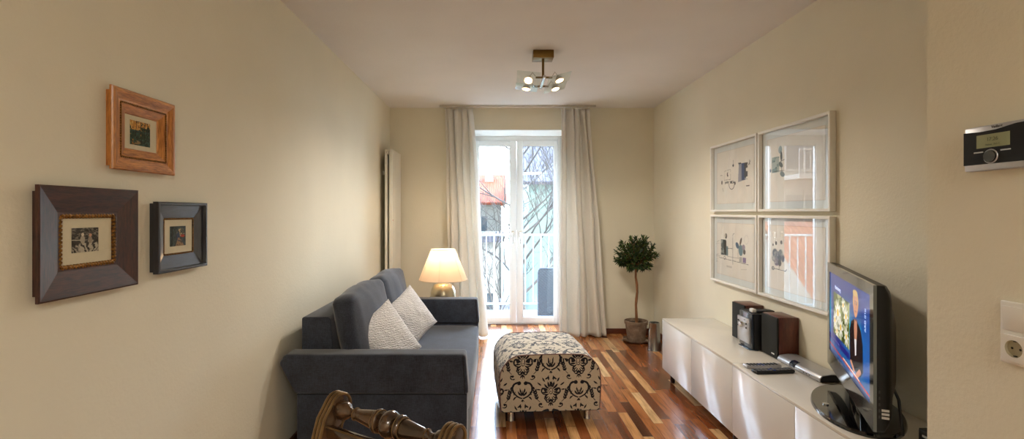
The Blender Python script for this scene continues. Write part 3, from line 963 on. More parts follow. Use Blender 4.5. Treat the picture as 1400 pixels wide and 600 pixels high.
# ------------------------------------------------------------------ ottoman with a damask print
TS = 512
def damask_tile():
    """one repeat of the damask, drawn as petals, scrolls and leaves on a wrapped grid"""
    T = np.zeros((TS, TS), bool)
    K = 1.42
    def stamp(pts_r):
        for x, y, r in pts_r:
            cx, cy, rr = x * TS, y * TS, r * TS * 1.3
            x0, x1 = int(cx - rr) - 1, int(cx + rr) + 2; y0, y1 = int(cy - rr) - 1, int(cy + rr) + 2
            xs, ys = np.meshgrid(np.arange(x0, x1), np.arange(y0, y1))
            m = (xs - cx) ** 2 + (ys - cy) ** 2 <= rr * rr
            T[ys[m] % TS, xs[m] % TS] = True
    def leafp(x, y, ang, L, W, curl=0):
        """pointed leaf from (x, y) along ang, curving by curl"""
        out = []; a = ang; n = 26
        for i in range(n):
            f = i / (n - 1)
            out.append((x, y, max(.0022, W * math.sin(PI * min(1, f * .92 + .08)) ** .8)))
            x += math.cos(a) * L / n; y += math.sin(a) * L / n; a += curl / n
        return out
    def scroll(x, y, ang, L, W0, W1, turn):
        out = []; a = ang; n = 60
        for i in range(n):
            f = i / (n - 1)
            out.append((x, y, W0 + (W1 - W0) * f))
            x += math.cos(a) * L / n; y += math.sin(a) * L / n; a += turn / n * (.5 + 1.0 * f * f * 1.6)
        out.append((x, y, W1 * 1.9))
        return out
    def both(cx, cy, f, *a, **k):
        """mirror a stroke about the vertical line through cx"""
        s = f(*a, **k)
        stamp([(cx + q[0] * K, cy + q[1] * K, q[2]) for q in s]); stamp([(cx - q[0] * K, cy + q[1] * K, q[2]) for q in s])
    def flower(cx, cy):
        # hollow drop in the heart of the bloom
        for t in np.linspace(0, 2 * PI, 60): stamp([(cx + K * .022 * math.sin(t), cy + K * (.01 + .036 * math.cos(t)), .005)])
        stamp([(cx, cy + .005, .008)])
        for r0, L, W, ang in ((.045, .075, .014, 90), (.045, .08, .014, 64), (.045, .085, .014, 38), (.045, .085, .013, 12), (.045, .075, .012, -14), (.045, .07, .011, -42)):
            a = math.radians(ang)
            both(cx, cy, leafp, r0 * math.cos(a) * .8, .01 + r0 * math.sin(a) * 1.1, a, L, W, .35)
        for r0, L, W, ang in ((.118, .06, .011, 77), (.125, .06, .011, 52), (.135, .058, .011, 26), (.13, .05, .010, 2)):
            a = math.radians(ang); both(cx, cy, leafp, r0 * math.cos(a), .02 + r0 * math.sin(a) * 1.1, a, L, W, .4)
        both(cx, cy, scroll, .045, -.035, math.radians(-8), .17, .008, .012, 4.6)
        both(cx, cy, scroll, .03, -.06, math.radians(-30), .13, .006, .009, -4.4)
        both(cx, cy, scroll, .015, -.07, math.radians(-75), .11, .006, .008, 4.2)
        for a in (-90, -62, -118): stamp([(cx + q[0] * K, cy + q[1] * K, q[2]) for q in leafp(.012 * math.cos(math.radians(a)), -.135, math.radians(a), .052, .008)])
        stamp([(cx, cy - .14, .011)])
    def crest(cx, cy):
        both(cx, cy, scroll, .012, -.085, math.radians(18), .30, .009, .014, 3.2)
        both(cx, cy, leafp, .01, -.05, math.radians(28), .075, .012, .9)
        both(cx, cy, leafp, .012, -.02, math.radians(60), .07, .011, .5)
        both(cx, cy, leafp, .075, -.065, math.radians(-25), .065, .010, -.9)
        both(cx, cy, leafp, .125, -.01, math.radians(-5), .06, .009, 1.0)
        both(cx, cy, leafp, .11, -.045, math.radians(100), .055, .007, .8)
        for a, L in ((90, .07), (60, .045), (120, .045)): stamp([(cx + q[0] * K, cy + q[1] * K, q[2]) for q in leafp(0, -.05, math.radians(a), L, .008)])
        for a in (-90, -55, -125): stamp([(cx + q[0] * K, cy + q[1] * K, q[2]) for q in leafp(0, -.10, math.radians(a), .035, .007)])
    def vine(x, y, s):
        for i in range(4):
            for k in (-1, 1):
                stamp(leafp(x + s * i * .012, y + i * .044, math.radians(90 + k * 46 - s * 12), .060, .0105, -k * .6))
        stamp(leafp(x + s * .05, y + .17, math.radians(90 - s * 15), .06, .011))
        stamp([(q[0], q[1], .0045) for q in leafp(x - s * .05, y - .05, math.radians(90 - s * 50), .19, .004, s * .9)])
    for cx, cy in ((0, 0), (.5, .5)):
        flower(cx, cy)
        crest(cx + .5, cy + .01)
        vine(cx + .245, cy - .13, 1); vine(cx - .245, cy - .13, -1)
        both(cx, cy, scroll, .10, -.19, math.radians(-20), .10, .006, .009, 4.4)
        both(cx + .5, cy, leafp, .03, -.16, math.radians(-60), .06, .011, .8)
    return T
TILE = damask_tile()
PER = .365
def damask(px, pz):
    i = int((px / PER) % 1 * TS) % TS; j = int((pz / PER) % 1 * TS) % TS
    return 1.0 if TILE[j, i] else 0.0

def ottoman_mat():
    t = NT('damask_print_cloth')
    a = t.n('Attribute', attribute_name='ink')
    n = t.noise(t.coords((500, 500, 500)), 1, 2)
    cloth = t.ramp(n, [(.3, lin((186, 172, 146))), (.7, lin((222, 210, 188)))])
    edge = t.ramp(a.outputs['Fac'], [(.35, (0, 0, 0)), (.65, (1, 1, 1))])
    col = t.mix(edge, cloth, tuple(lin((26, 26, 36))))
    t.bsdf(col, .85, 0, .25, t.bump(t.math('MULTIPLY_ADD', a.outputs['Fac'], .8, n), .3, .0012), sheen=.25)
    return t.m
M_ott = ottoman_mat()
ott = thing('ottoman', 'square ottoman in a black and beige damask cloth standing on short metal legs', 'ottoman', (.335, 3.525, 0), math.radians(4))
OW, OD, Oz0, Oz1, OR = .652, .60, .078, .434, .125
def oprof(s_n=170):
    """half-round-shouldered section, from the lower left, over the top, to the lower right"""
    pts = []
    hw = OW / 2
    side = Oz1 - OR - Oz0
    n1, n2, n3 = 34, 26, 56
    for i in range(n1): z = Oz0 + side * i / n1; pts.append((-hw, z))
    for i in range(n2 + 1): a = PI - PI / 2 * i / n2; pts.append((-hw + OR + OR * math.cos(a), Oz1 - OR + OR * math.sin(a)))
    for i in range(1, n3): pts.append((-hw + OR + (OW - 2 * OR) * i / n3, Oz1))
    for i in range(n2 + 1): a = PI / 2 - PI / 2 * i / n2; pts.append((hw - OR + OR * math.cos(a), Oz1 - OR + OR * math.sin(a)))
    for i in range(1, n1 + 1): pts.append((hw, Oz1 - OR - side * i / n1))
    out = []
    for x, z in pts:
        k = (z - Oz0) / (Oz1 - Oz0)
        out.append((x * (1 + .03 * math.sin(PI * min(1, k * 1.1)) - .012), z + .012 * max(0, 1 - (2 * x / OW) ** 2) * (k > .9)))
    return out
pr = oprof()
arc = [0]
for a, c in zip(pr, pr[1:]): arc.append(arc[-1] + math.hypot(c[0] - a[0], c[1] - a[1]))
mid = arc[-1] / 2
ny = 190
V, ink, F = [], [], []
for j in range(ny + 1):
    f = j / ny; y = -OD / 2 + OD * f
    sw = .010 * math.sin(PI * f)
    for (x, z), s in zip(pr, arc):
        r = math.hypot(x, z - .25) + 1e-6
        V.append((x * (1 + sw / r * .6), y, z + (z - .25) / r * sw * (z > .3)))
        ink.append(damask(s - mid + PER / 2, y + .07))
n = len(pr)
for j in range(ny):
    for i in range(n - 1): F.append((j * n + i, j * n + i + 1, (j + 1) * n + i + 1, (j + 1) * n + i))
def ink_mesh(name, V, F, ink):
    me = bpy.data.meshes.new(name); me.from_pydata(V, [], F)
    at = me.attributes.new('ink', 'FLOAT', 'POINT'); at.data.foreach_set('value', np.array(ink, np.float32))
    me.materials.append(M_ott); finish(me, True, 60)
    return link(bpy.data.objects.new(name, me), ott)
ink_mesh('top_cover', V, F, ink)
def top_at(x):
    hw = OW / 2
    ax = min(abs(x), hw)
    return Oz1 if ax < hw - OR else Oz1 - OR + math.sqrt(max(0, OR ** 2 - (ax - hw + OR) ** 2))
for side, sgn in (('a', -1), ('b', 1)):
    V, ink, F = [], [], []
    NX, NZ = 230, 130
    for j in range(NZ + 1):
        for i in range(NX + 1):
            x = -OW / 2 + OW * i / NX; zt = top_at(x); z = Oz0 + (zt - Oz0) * j / NZ
            k = (z - Oz0) / (Oz1 - Oz0)
            xx = x * (1 + .03 * math.sin(PI * min(1, k * 1.1)) - .012)
            zz = z + .012 * max(0, 1 - (2 * x / OW) ** 2) * (k > .9) * (j / NZ > .9)
            bulge = .008 * (1 - (2 * x / OW) ** 2) * math.sin(PI * min(1, k))
            V.append((xx, sgn * (OD / 2 + bulge), zz)); ink.append(damask(x * 1.0 + (PER * .25 if False else 0) + PER / 2 * 0 + .0, z - .205))
    for j in range(NZ):
        for i in range(NX):
            q = (j * (NX + 1) + i, j * (NX + 1) + i + 1, (j + 1) * (NX + 1) + i + 1, (j + 1) * (NX + 1) + i)
            F.append(q if sgn < 0 else q[::-1])
    ink_mesh('end_panel', V, F, ink)
M_pipe = plain('faded_rose_piping', (128, 92, 84), .8)
for sgn in (-1, 1):
    b = B(); tube(b, [(x, sgn * OD / 2, z) for x, z in pr[::3]], .0035, 6); obj('piping', b, M_pipe, ott)
b = bx(-OW / 2 + .012, OW / 2 - .012, -OD / 2 + .004, OD / 2 - .004, Oz0 - .004, Oz0 + .006)
obj('underside', b, plain('black_dust_cloth', (24, 24, 26), .9), ott)
for sx in (-1, 1):
    for sy in (-1, 1):
        b = B(); lathe(b, [(.022, 0), (.022, .006), (.021, .008), (.021, Oz0 - .005), (.024, Oz0 - .004)], (sx * .255, sy * .245, 0), 24); obj('leg', b, M_chrome, ott)

# ------------------------------------------------------------------ potted olive tree
plant = thing('potted_olive_tree', 'small round-headed olive tree in a weathered clay pot beside the curtain', 'plant', (1.49, 5.27, 0))
def clay_mat():
    t = NT('weathered_clay')
    v = t.coords(); f = t.noise(v, 14, 5, .65); g = t.noise(v, 60, 3)
    t.bsdf(t.ramp(f, [(.3, lin((104, 88, 74))), (.55, lin((134, 114, 96))), (.75, lin((164, 150, 134)))]), .9, 0, .2, t.bump(g, .25, .002))
    return t.m
M_clay = clay_mat()
b = B(); lathe(b, [(.105, 0), (.135, .012), (.142, .028), (.136, .030), (.128, .016), (.0, .014)], n=48, caps=(True, False)); obj('saucer', b, M_clay, plant)
b = B(); lathe(b, [(.088, .0165), (.093, .02), (.106, .13), (.112, .185), (.120, .187), (.122, .215), (.120, .222), (.110, .222), (.106, .20), (.100, .19)], n=48, caps=(True, False)); obj('pot', b, M_clay, plant)
b = B()
def soilf(u, v): return Vector((.1035 * v * math.cos(2 * PI * u), .1035 * v * math.sin(2 * PI * u), .192 + .006 * mnoise.noise(Vector((v * math.cos(2 * PI * u) * 4, v * math.sin(2 * PI * u) * 4, 0)))))
grid_mesh(b, 32, 10, soilf, closed_u=True); obj('soil', b, plain('potting_soil', (52, 40, 30), .95, var=.4, vscale=90, bscale=120, bstr=.8, bdist=.004), plant)
M_bark = wood('olive_bark', (96, 62, 38), (150, 104, 66), .8, 'Z', 30, bstr=.5)
tp = [(.005, 0, .185), (.004, .002, .27), (-.002, 0, .38), (.004, .003, .45), (.012, 0, .52), (.008, -.002, .60), (-.004, 0, .68), (-.002, .003, .78), (.004, 0, .88)]
b = B(); tube(b, tp, [.017, .014, .013, .0145, .0125, .0135, .012, .011, .007], 12); obj('trunk', b, M_bark, plant)
C0 = Vector((-.005, 0, .905))
b = B(); r_ = random.Random(5); tips = []
for k in range(64):
    th = r_.uniform(0, 2 * PI); ph = math.acos(r_.uniform(-.75, 1))
    d = Vector((math.sin(ph) * math.cos(th), math.sin(ph) * math.sin(th), math.cos(ph)))
    L = r_.uniform(.17, .235)
    st = C0 + Vector((0, 0, -.10)) + d * .02
    e = C0 + d * L; md = (st + e) / 2 + Vector((r_.uniform(-.02, .02), r_.uniform(-.02, .02), r_.uniform(-.01, .03)))
    if k % 9 == 0 and d.y < .2: e = C0 + d * (L + .06)
    if e.y > .20: e.y = .20
    tube(b, [st, md, e], [.0035, .0025, .0012], 5)
    tips.append((st, md, e))
obj('branches', b, M_bark, plant)
def leaf_mat():
    t = NT('olive_leaf')
    g = t.n('NewGeometry')
    c = t.ramp(g.outputs['Random Per Island'], [(0, lin((26, 42, 24))), (.55, lin((44, 66, 32))), (.88, lin((70, 96, 44))), (1, lin((118, 142, 72)))])
    p = t.bsdf(c, .45, 0, .4)
    tl = t.n('BsdfTranslucent'); t.l(c, tl.inputs[0]); mx = t.n('MixShader'); mx.inputs[0].default_value = .2
    t.l(p.outputs[0], mx.inputs[1]); t.l(tl.outputs[0], mx.inputs[2]); t.l(mx.outputs[0], t.out.inputs[0])
    return t.m
M_leaf = leaf_mat()
def leaf(bm, p, d, L, W, r):
    d = d.normalized(); s = d.cross(Vector((r.uniform(-1, 1), r.uniform(-1, 1), r.uniform(.2, 1)))).normalized(); up = s.cross(d)
    q = [p, p + d * L * .3 + s * W * .42, p + d * L * .62 + s * W * .40, p + d * L, p + d * L * .62 - s * W * .40, p + d * L * .3 - s * W * .42, p + d * L * .33 - up * W * .12, p + d * L * .66 - up * W * .05]
    q[3] = q[3] - Vector((0, 0, L * .1))
    v = [bm.verts.new(x) for x in q]
    for f in ((0, 1, 6), (1, 2, 7, 6), (2, 3, 7), (0, 6, 5), (6, 7, 4, 5), (7, 3, 4)): bm.faces.new([v[i] for i in f])
b = B()
for st, md, e in tips:
    d0 = (e - C0).normalized()
    for i in range(38):
        f = .2 + .8 * (i / 37)
        p = st.lerp(md, f * 2) if f < .5 else md.lerp(e, f * 2 - 1)
        d = d0 * .8 + Vector((r_.uniform(-1, 1), r_.uniform(-1, 1), r_.uniform(-.7, 1)))
        leaf(b, p, d, r_.uniform(.038, .062), r_.uniform(.012, .018), r_)
obj('foliage', b, M_leaf, plant, smooth=False)

# ------------------------------------------------------------------ metal can
M_zinc = plain('polished_zinc', (176, 178, 176), .22, 1, var=.15, vscale=9, stretch=(1, 1, .3))
can = thing('metal_can', 'tapered shiny metal can on the floor between the potted tree and the white bench', 'can', (1.575, 4.93, 0))
b = B(); lathe(b, [(.064, 0), (.066, .003), (.064, .01), (.049, .262), (.051, .266), (.051, .274), (.047, .276), (.045, .26), (.058, .012), (0, .012)], n=48, caps=(True, False)); obj('body', b, M_zinc, can)
b = B(); tube(b, [(-.052, -.03, .22), (-.064, -.045, .20), (-.066, -.046, .13), (-.058, -.036, .09)], .004, 8); obj('handle', b, M_zinc, can)
# ------------------------------------------------------------------ low white television bench: two units
M_lacq = plain('glossy_white_lacquer', (238, 236, 232), .14, var=.01, coat=.4)
M_top = plain('satin_white_bench_top', (232, 226, 214), .22, var=.02)
M_leg = plain('dark_bronze_leg', (58, 44, 40), .35, .5)
BF, BK, BZ0, BZ1 = 1.362, 1.783, .094, .502
def bench(y0, y1, label):
    yc = (y0 + y1) / 2; h = (y1 - y0) / 2 - .001; xc = (BF + BK) / 2
    root = thing('tv_bench', label, 'tv bench', (xc, yc, 0), group='white two-door bench units along the right wall')
    f, k = BF - xc, BK - xc
    obj('body', bx(f + .020, k, -h, h, BZ0, BZ1 - .014), M_top, root, bevel=.0015)
    obj('top', bx(f, k, -h, h, BZ1 - .0135, BZ1), M_top, root, bevel=.0015)
    for a, c in ((-h, -.0015), (.0015, h)):
        d = obj('door', bx(f, f + .0185, a, c, BZ0 + .002, BZ1 - .0155), M_lacq, root, bevel=.0015)
    for x in (f + .06, k - .06):
        for y in (-h + .07, h - .07):
            b = B(); box(b, x - .022, x + .022, y - .022, y + .022, BZ0 - .004, BZ0); lathe(b, [(.016, 0), (.018, .003), (.020, BZ0 - .004)], (x, y, 0), 20); obj('leg', b, M_leg, root)
bench(2.86, 4.06, 'glossy white two-door bench unit carrying the stereo, standing nearest the window')
bench(1.66, 2.86, 'glossy white two-door bench unit carrying the television and the remote controls')

# ------------------------------------------------------------------ stereo
ZT = BZ1
M_wal = wood('dark_walnut_veneer', (66, 30, 22), (112, 56, 38), .35, 'Z', 18, coat=.2)
M_grille = fabric('black_grille_cloth', (30, 32, 30), 900, .3, .8, .1)
M_blk = plain('black_plastic', (12, 12, 13), .4)
M_gloss = plain('gloss_black_plastic', (10, 10, 12), .06, coat=.6)
M_sil = plain('silver_plastic', (190, 190, 192), .3, .6)
M_txtw = plain('pale_lettering', (225, 225, 225), .5)
def speaker(x, y, label):
    root = thing('loudspeaker', label, 'speaker', (x, y, ZT), group='walnut loudspeakers of the stereo')
    # local -x is the front
    obj('cabinet', bx(.012, .128, -.088, .088, 0.002, .247), M_wal, root, bevel=.002)
    obj('grille', bx(0, .0118, -.086, .086, .004, .245), M_grille, root, bevel=.004)
    b = B(); box(b, -.0012, 0, -.058, -.028, .022, .030); obj('badge', b, M_txtw, root)
    b = B()
    for sx in (.02, .12):
        for sy in (-.075, .075): lathe(b, [(.006, 0), (.006, .003)], (sx, sy, 0), 10)
    obj('foot', b, M_blk, root)
speaker(1.652, 3.001, 'dark walnut loudspeaker with black grille, right in front of the silver-faced receiver')
speaker(1.652, 3.385, 'dark walnut loudspeaker mostly hidden behind the silver-faced receiver')
rc = thing('stereo_receiver', 'upright black stereo receiver with silver front panel, between the two walnut loudspeakers', 'stereo', (1.592, 3.185, ZT))
obj('body', bx(.024, .188, -.088, .088, .006, .232), M_blk, rc, bevel=.003)
b = B(); prism(b, [(0, -.070), (.05, -.086), (.05, .086), (0, .070)], 0, .0055, 'z'); obj('base_plate', b, plain('blue_grey_glass_base', (70, 88, 104), .08, coat=.5), rc, bevel=.001)
obj('front_frame', bx(.010, .0235, -.078, .078, .010, .228), plain('smoked_window', (70, 80, 92), .1, coat=.5), rc, bevel=.003)
obj('front_panel', bx(-.006, .0095, -.074, .074, .040, .196), M_sil, rc, bevel=.004)
b = B(); lathe(b, [(.019, 0), (.019, .012), (.016, .016)], n=32, M=aim((-.0062, .012, .148), (-.03, .012, .148))); obj('volume_knob', b, M_chrome, rc)
for y, z in ((.056, .165), (.056, .135), (-.044, .135), (-.044, .160)):
    b = B(); rod(b, (-.0062, y, z), (-.010, y, z), .0055); obj('button', b, M_blk, rc)
b = B(); box(b, -.0068, -.006, -.030, -.012, .180, .184); obj('badge', b, M_blk, rc)
ipd = thing('media_player', 'small black and white media player lying on top of the receiver', 'media player', (1.68, 3.15, ZT + .2325))
b = B(); box(b, -.035, .075, -.03, .03, 0, .014); obj('body', b, M_blk, ipd, bevel=.004)
b = B(); box(b, -.062, -.036, -.022, .022, 0, .024); obj('dock', b, plain('white_plastic', (226, 226, 226), .3), ipd, bevel=.006)

# ------------------------------------------------------------------ set-top box
stb = thing('set_top_box', 'flat silver set-top box behind the television with a dark blue display window', 'set-top box', (1.705, 2.708, ZT))
b = B()
pf = [(-.062, .004), (-.062, .022), (-.048, .036), (0, .043), (.05, .040), (.062, .034), (.062, .004)]
prism(b, pf, -.19, .19, 'y'); obj('housing', b, M_sil, stb, bevel=.005, seg=3)
b = B(); prism(b, [(x * .93, z * .9 + .0015) for x, z in pf], -.1925, -.1902, 'y'); obj('end_grille', b, M_blk, stb)
b = B(); prism(b, [(-.0635, .010), (-.0635, .024), (-.049, .0385), (-.030, .041), (-.040, .034), (-.055, .010)], .02, .07, 'y'); obj('display_window', b, plain('dark_display', (22, 40, 62), .08, coat=.5), stb, bevel=.001)
for y in (-.06, -.085, -.11): b = B(); rod(b, (-.0622, y, .014), (-.0640, y, .014), .003); obj('button', b, M_blk, stb)
b = B()
for sx in (-.045, .045):
    for sy in (-.16, .16): lathe(b, [(.01, 0), (.01, .0045)], (sx, sy, 0), 12)
obj('foot', b, M_blk, stb)

# ------------------------------------------------------------------ remote controls
M_key = plain('grey_rubber_keys', (120, 122, 126), .6)
M_keyb = plain('blue_keys', (40, 70, 150), .5)
def remote(label, loc, rz, body, L, W, key):
    root = thing('remote_control', label, 'remote control', loc, rz, group='remote controls on the white bench')
    b = B()
    prism(b, [(-L / 2, .005), (-L / 2 + .01, 0), (L / 2 - .01, 0), (L / 2, .006), (L / 2 - .004, .019), (0, .016), (-L / 2 + .004, .018)], -W / 2, W / 2, 'y')
    obj('body', b, body, root, bevel=.004, seg=3)
    for i in range(9):
        for j in range(3):
            x = -L / 2 + .024 + i * (L - .05) / 8; y = (j - 1) * W * .28
            z = .0165 + .002 * abs(x) / (L / 2)
            b = B(); box(b, x - .006, x + .006, y - .0048, y + .0048, z - .001, z + .0025)
            obj('key', b, M_keyb if (i == 4 and j != 1) or (i == 3 and j == 1) else key, root, bevel=.0012)
remote('silver-edged remote control lying on the bench, nearer the loudspeaker', (1.49, 2.775, ZT), math.radians(4), M_sil, .205, .044, M_blk)
remote('curved black remote control lying on the bench in front of the silver-edged one', (1.50, 2.685, ZT), math.radians(6), M_blk, .225, .05, M_key)

# ------------------------------------------------------------------ television
TVW, TVH = .906, .519
tv = thing('television', 'flat-screen television on a glossy oval stand showing a newsreader in a black jacket', 'television', (1.53, 2.167, ZT), math.radians(-115.2))
Z0 = .090
def rr(w, h, r, n=8):
    out = []
    for cx, cz, a0 in ((w / 2 - r, h / 2 - r, 0), (-w / 2 + r, h / 2 - r, 90), (-w / 2 + r, -h / 2 + r, 180), (w / 2 - r, -h / 2 + r, 270)):
        for i in range(n + 1):
            a = math.radians(a0 + 90 * i / n); out.append((cx + r * math.cos(a), cz + r * math.sin(a)))
    return out
b = B(); rings = []
zc = Z0 + TVH / 2
for y, ins, r in ((.010, 0, .008), (.034, .001, .012), (.048, .006, .045), (.058, .020, .05), (.072, .070, .06), (.088, .10, .06), (.092, .11, .06)):
    rings.append([b.verts.new((x, y, z + zc)) for x, z in rr(TVW - 2 * ins, TVH - 2 * ins, r)])
for A, C in zip(rings, rings[1:]):
    for k in range(len(A)): b.faces.new((A[k], A[(k + 1) % len(A)], C[(k + 1) % len(A)], C[k]))
b.faces.new(rings[0]); b.faces.new(rings[-1][::-1])
obj('rear_housing', b, M_blk, tv)
sx0, sx1, sz0, sz1 = -.403, .403, Z0 + .080, Z0 + TVH - .042
M_bez = plain('smoky_mirror_bezel', (120, 124, 122), .08, .75, coat=.5)
b = B()
box(b, -TVW / 2, sx0, 0, .0098, Z0, Z0 + TVH); box(b, sx1, TVW / 2, 0, .0098, Z0, Z0 + TVH)
box(b, sx0, sx1, 0, .0098, Z0, sz0); box(b, sx0, sx1, 0, .0098, sz1, Z0 + TVH)
obj('bezel', b, M_bez, tv)
def tvpic(u, v):
    img = np.tile(np.array([[8, 52, 138.]]), (len(u), 1))
    glow = np.exp(-(((u - .50) / .16) ** 2 + ((v - .50) / .22) ** 2)) + .8 * np.exp(-(((u - .82) / .10) ** 2 + ((v - .48) / .2) ** 2)) + .8 * np.exp(-((u / .05) ** 2 + ((v - .5) / .3) ** 2))
    img += glow[:, None] * np.array([[40, 150, 90.]])
    img += (fbm(u, v * .4, 4, 77) - .5)[:, None] * np.array([[10, 50, 60.]])
    img = paint(img, rct(u, v, .82, 1, 0, 1) * .75, (8, 70, 160))
    img = paint(img, ell(u, v, .95, .2, .15, .5, .8) * .4, (30, 120, 200))
    img = paint(img, rct(u, v, 0, 1, 0, .16) * .7, (30, 110, 170))
    # flower picture
    d = rct(u, v, .115, .56, .27, .78)
    f = fbm(u, v, 10, 61); g = fbm(u, v, 26, 62)
    fl = np.tile(np.array([[92, 112, 48.]]), (len(u), 1)) + (g - .5)[:, None] * 80
    fl = paint(fl, (f > .55) * .8, (188, 190, 150)); fl = paint(fl, (f < .38) * .7, (50, 66, 28))
    for cx, cy, r in ((.25, .56, .085), (.16, .44, .06), (.33, .42, .07), (.47, .60, .06), (.48, .38, .06), (.22, .33, .05), (.40, .70, .05)):
        a = np.arctan2((v - cy) * .5, u - cx); rr_ = np.hypot(u - cx, (v - cy) * .5)
        fl = paint(fl, (rr_ < r * (.75 + .25 * np.cos(a * 9))) * .95, (236, 236, 226)); fl = paint(fl, rr_ < r * .26, (238, 190, 20))
    img = np.where(d[:, None] > 0, fl, img)
    # lower banners
    img = paint(img, rct(u, v, 0, .55, .16, .23), (20, 30, 130))
    img = paint(img, rct(u, v, .08, .30, .185, .20) * (np.sin(u * 420) > 0), (150, 160, 220))
    # newsreader: hair, face, neck, jacket, shirt, arms and clasped hands
    J = (22, 20, 24); SK = (204, 146, 118)
    img = paint(img, polym(u, v, [(.575, .16), (.565, .50), (.60, .60), (.66, .645), (.74, .645), (.81, .59), (.85, .46), (.855, .2), (.80, .12), (.62, .12)]), J)
    img = paint(img, polym(u, v, [(.675, .66), (.73, .66), (.735, .56), (.705, .30), (.685, .30), (.665, .56)]), SK)
    img = paint(img, polym(u, v, [(.675, .45), (.72, .46), (.715, .30), (.69, .28)]), (232, 232, 236))
    img = paint(img, ell(u, v, .70, .84, .062, .115), (196, 160, 104))
    img = paint(img, ell(u, v, .70, .80, .048, .125), SK)
    img = paint(img, ell(u, v, .69, .925, .055, .035, .4), (206, 172, 116))
    img = paint(img, ell(u, v, .682, .82, .010, .010) + ell(u, v, .72, .82, .010, .010), (60, 44, 40))
    img = paint(img, ell(u, v, .682, .842, .014, .006) + ell(u, v, .72, .842, .014, .006), (120, 84, 58))
    img = paint(img, ell(u, v, .701, .785, .006, .02), (178, 118, 94))
    img = paint(img, ell(u, v, .701, .742, .018, .009), (160, 60, 58))
    img = paint(img, ell(u, v, .701, .655, .034, .012) * (np.sin(u * 500) > 0), (40, 36, 40))
    img = paint(img, seg(u, v, .60, .17, .655, .12, .022) + seg(u, v, .79, .17, .73, .10, .024), SK)
    img = paint(img, seg(u, v, .0, .095, 1, .055, .010), (208, 60, 54)); img = paint(img, seg(u, v, .40, .10, .78, .075, .008), (236, 210, 196))
    img = paint(img, rct(u, v, 0, 1, 0, .03), (14, 60, 110))
    return img
M_scr = attr_mat('lit_screen', .12, .5, emit=.55, coat=.3)
scr = painted('screen', (sx0, .0035, sz0), (sx1 - sx0, 0, 0), (0, 0, sz1 - sz0), 420, 240, tvpic, M_scr, tv, 'lit screen with a newsreader beside a picture of daisies')
M_st = emitter('screen_lettering', (220, 230, 250), .6)
def SM(x, z, rot=0): return Matrix.Translation((x, .0025, z)) @ Matrix.Rotation(PI / 2, 4, 'X') @ Matrix.Rotation(rot, 4, 'Z')
text_obj('caption', 'Nominierung', .024, M_st, SM(sx0 + .806 * .25, sz0 + .397 * .845), scr)
text_obj('channel_logo', 'ARD ((1))', .022, M_st, SM(sx0 + .806 * .90, sz0 + .397 * .73, PI / 2), scr)
def ellipse_plate(b, rx, ry, z0, z1, cx, cy, n=64, ins=.006):
    R = []
    for k, z in ((1, z0), (1, (z0 + z1) / 2), (.975, z1)):
        R.append([b.verts.new((cx + rx * k * math.cos(2 * PI * i / n), cy + ry * k * math.sin(2 * PI * i / n), z)) for i in range(n)])
    for A, C in zip(R, R[1:]):
        for i in range(n): b.faces.new((A[i], A[(i + 1) % n], C[(i + 1) % n], C[i]))
    b.faces.new(R[0][::-1]); b.faces.new(R[-1])
b = B(); ellipse_plate(b, .305, .165, 0, .016, -.03, .04); obj('stand_base', b, M_gloss, tv)
b = B(); prism(b, [(-.11, .03), (.11, .03), (.09, .06), (-.09, .06)], .016, Z0 + .06, 'z'); obj('stand_neck', b, M_gloss, tv, bevel=.004)
b = B(); rod(b, (.0, -.075, .016), (.0, -.075, .021), .012); obj('power_button', b, M_chrome, tv)
b = B()
for i in range(3): box(b, TVW / 2 - .0005, TVW / 2 + .0012, .024, .046, Z0 + .050 + i * .013, Z0 + .058 + i * .013)
obj('side_sticker', b, M_txtw, tv)
b = B()
for i in range(5): box(b, TVW / 2 - .0005, TVW / 2 + .001, .016, .020, Z0 + .05 + i * .022, Z0 + .060 + i * .022)
obj('side_button', b, plain('dark_grey_button', (60, 60, 62), .4), tv)
b = B(); tube(b, [(.33, .075, Z0 + .16), (.34, .10, Z0 + .09), (.33, .115, .05), (.26, .12, .010), (.12, .13, .006)], .005, 8); obj('power_cord', b, M_blk, tv)

# small black box at the near end of the bench
sb = thing('small_box', 'small black box lying on the near end of the white bench', 'box', (1.66, 1.82, ZT))
obj('body', bx(-.06, .06, -.058, .058, 0, .048), M_blk, sb, bevel=.002)
obj('lid', bx(-.060, .060, -.056, .056, .0485, .053), plain('dark_grey_card', (44, 46, 44), .5), sb, bevel=.001)
b = B(); box(b, -.0614, -.0602, -.01, .04, .026, .034); obj('printed_stripe', b, M_txtw, sb)

# ------------------------------------------------------------------ thermostat on the near stretch of wall
th = thing('thermostat', 'black and silver wall thermostat with a green display and round dial', 'thermostat', (XN, 1.2155, 1.531), PI)
W2, H2 = .0845, .0565
obj('housing', bx(0.0005, .022, -W2, W2, -H2, H2), M_sil, th, bevel=.003)
b = B()
pts = [(-W2 + .001, -H2 + .016), (W2 - .001, -H2 + .016), (W2 - .001, H2 - .006), (W2 * .55, H2 - .007), (0, H2 - .014), (-W2 * .5, H2 - .015), (-W2 + .001, H2 - .012)]
prism(b, pts, .0222, .0250, 'x'); obj('black_face', b, plain('black_thermostat_face', (8, 8, 10), .35, spec=.25), th)
def lcd_mat(): return plain('green_grey_display', (150, 156, 116), .3, var=.04, vscale=30)
b = B(); box(b, .0251, .0256, -.048, .034, .000, .033); obj('display', b, lcd_mat(), th)
b = B()
pts = [(.0255, .0 + .0165 * math.cos(2 * PI * k / 40) - .012, -.0225 + .0165 * math.sin(2 * PI * k / 40)) for k in range(40)]
tube(b, pts, .0016, 8, closed=True); obj('dial_ring', b, M_sil, th)
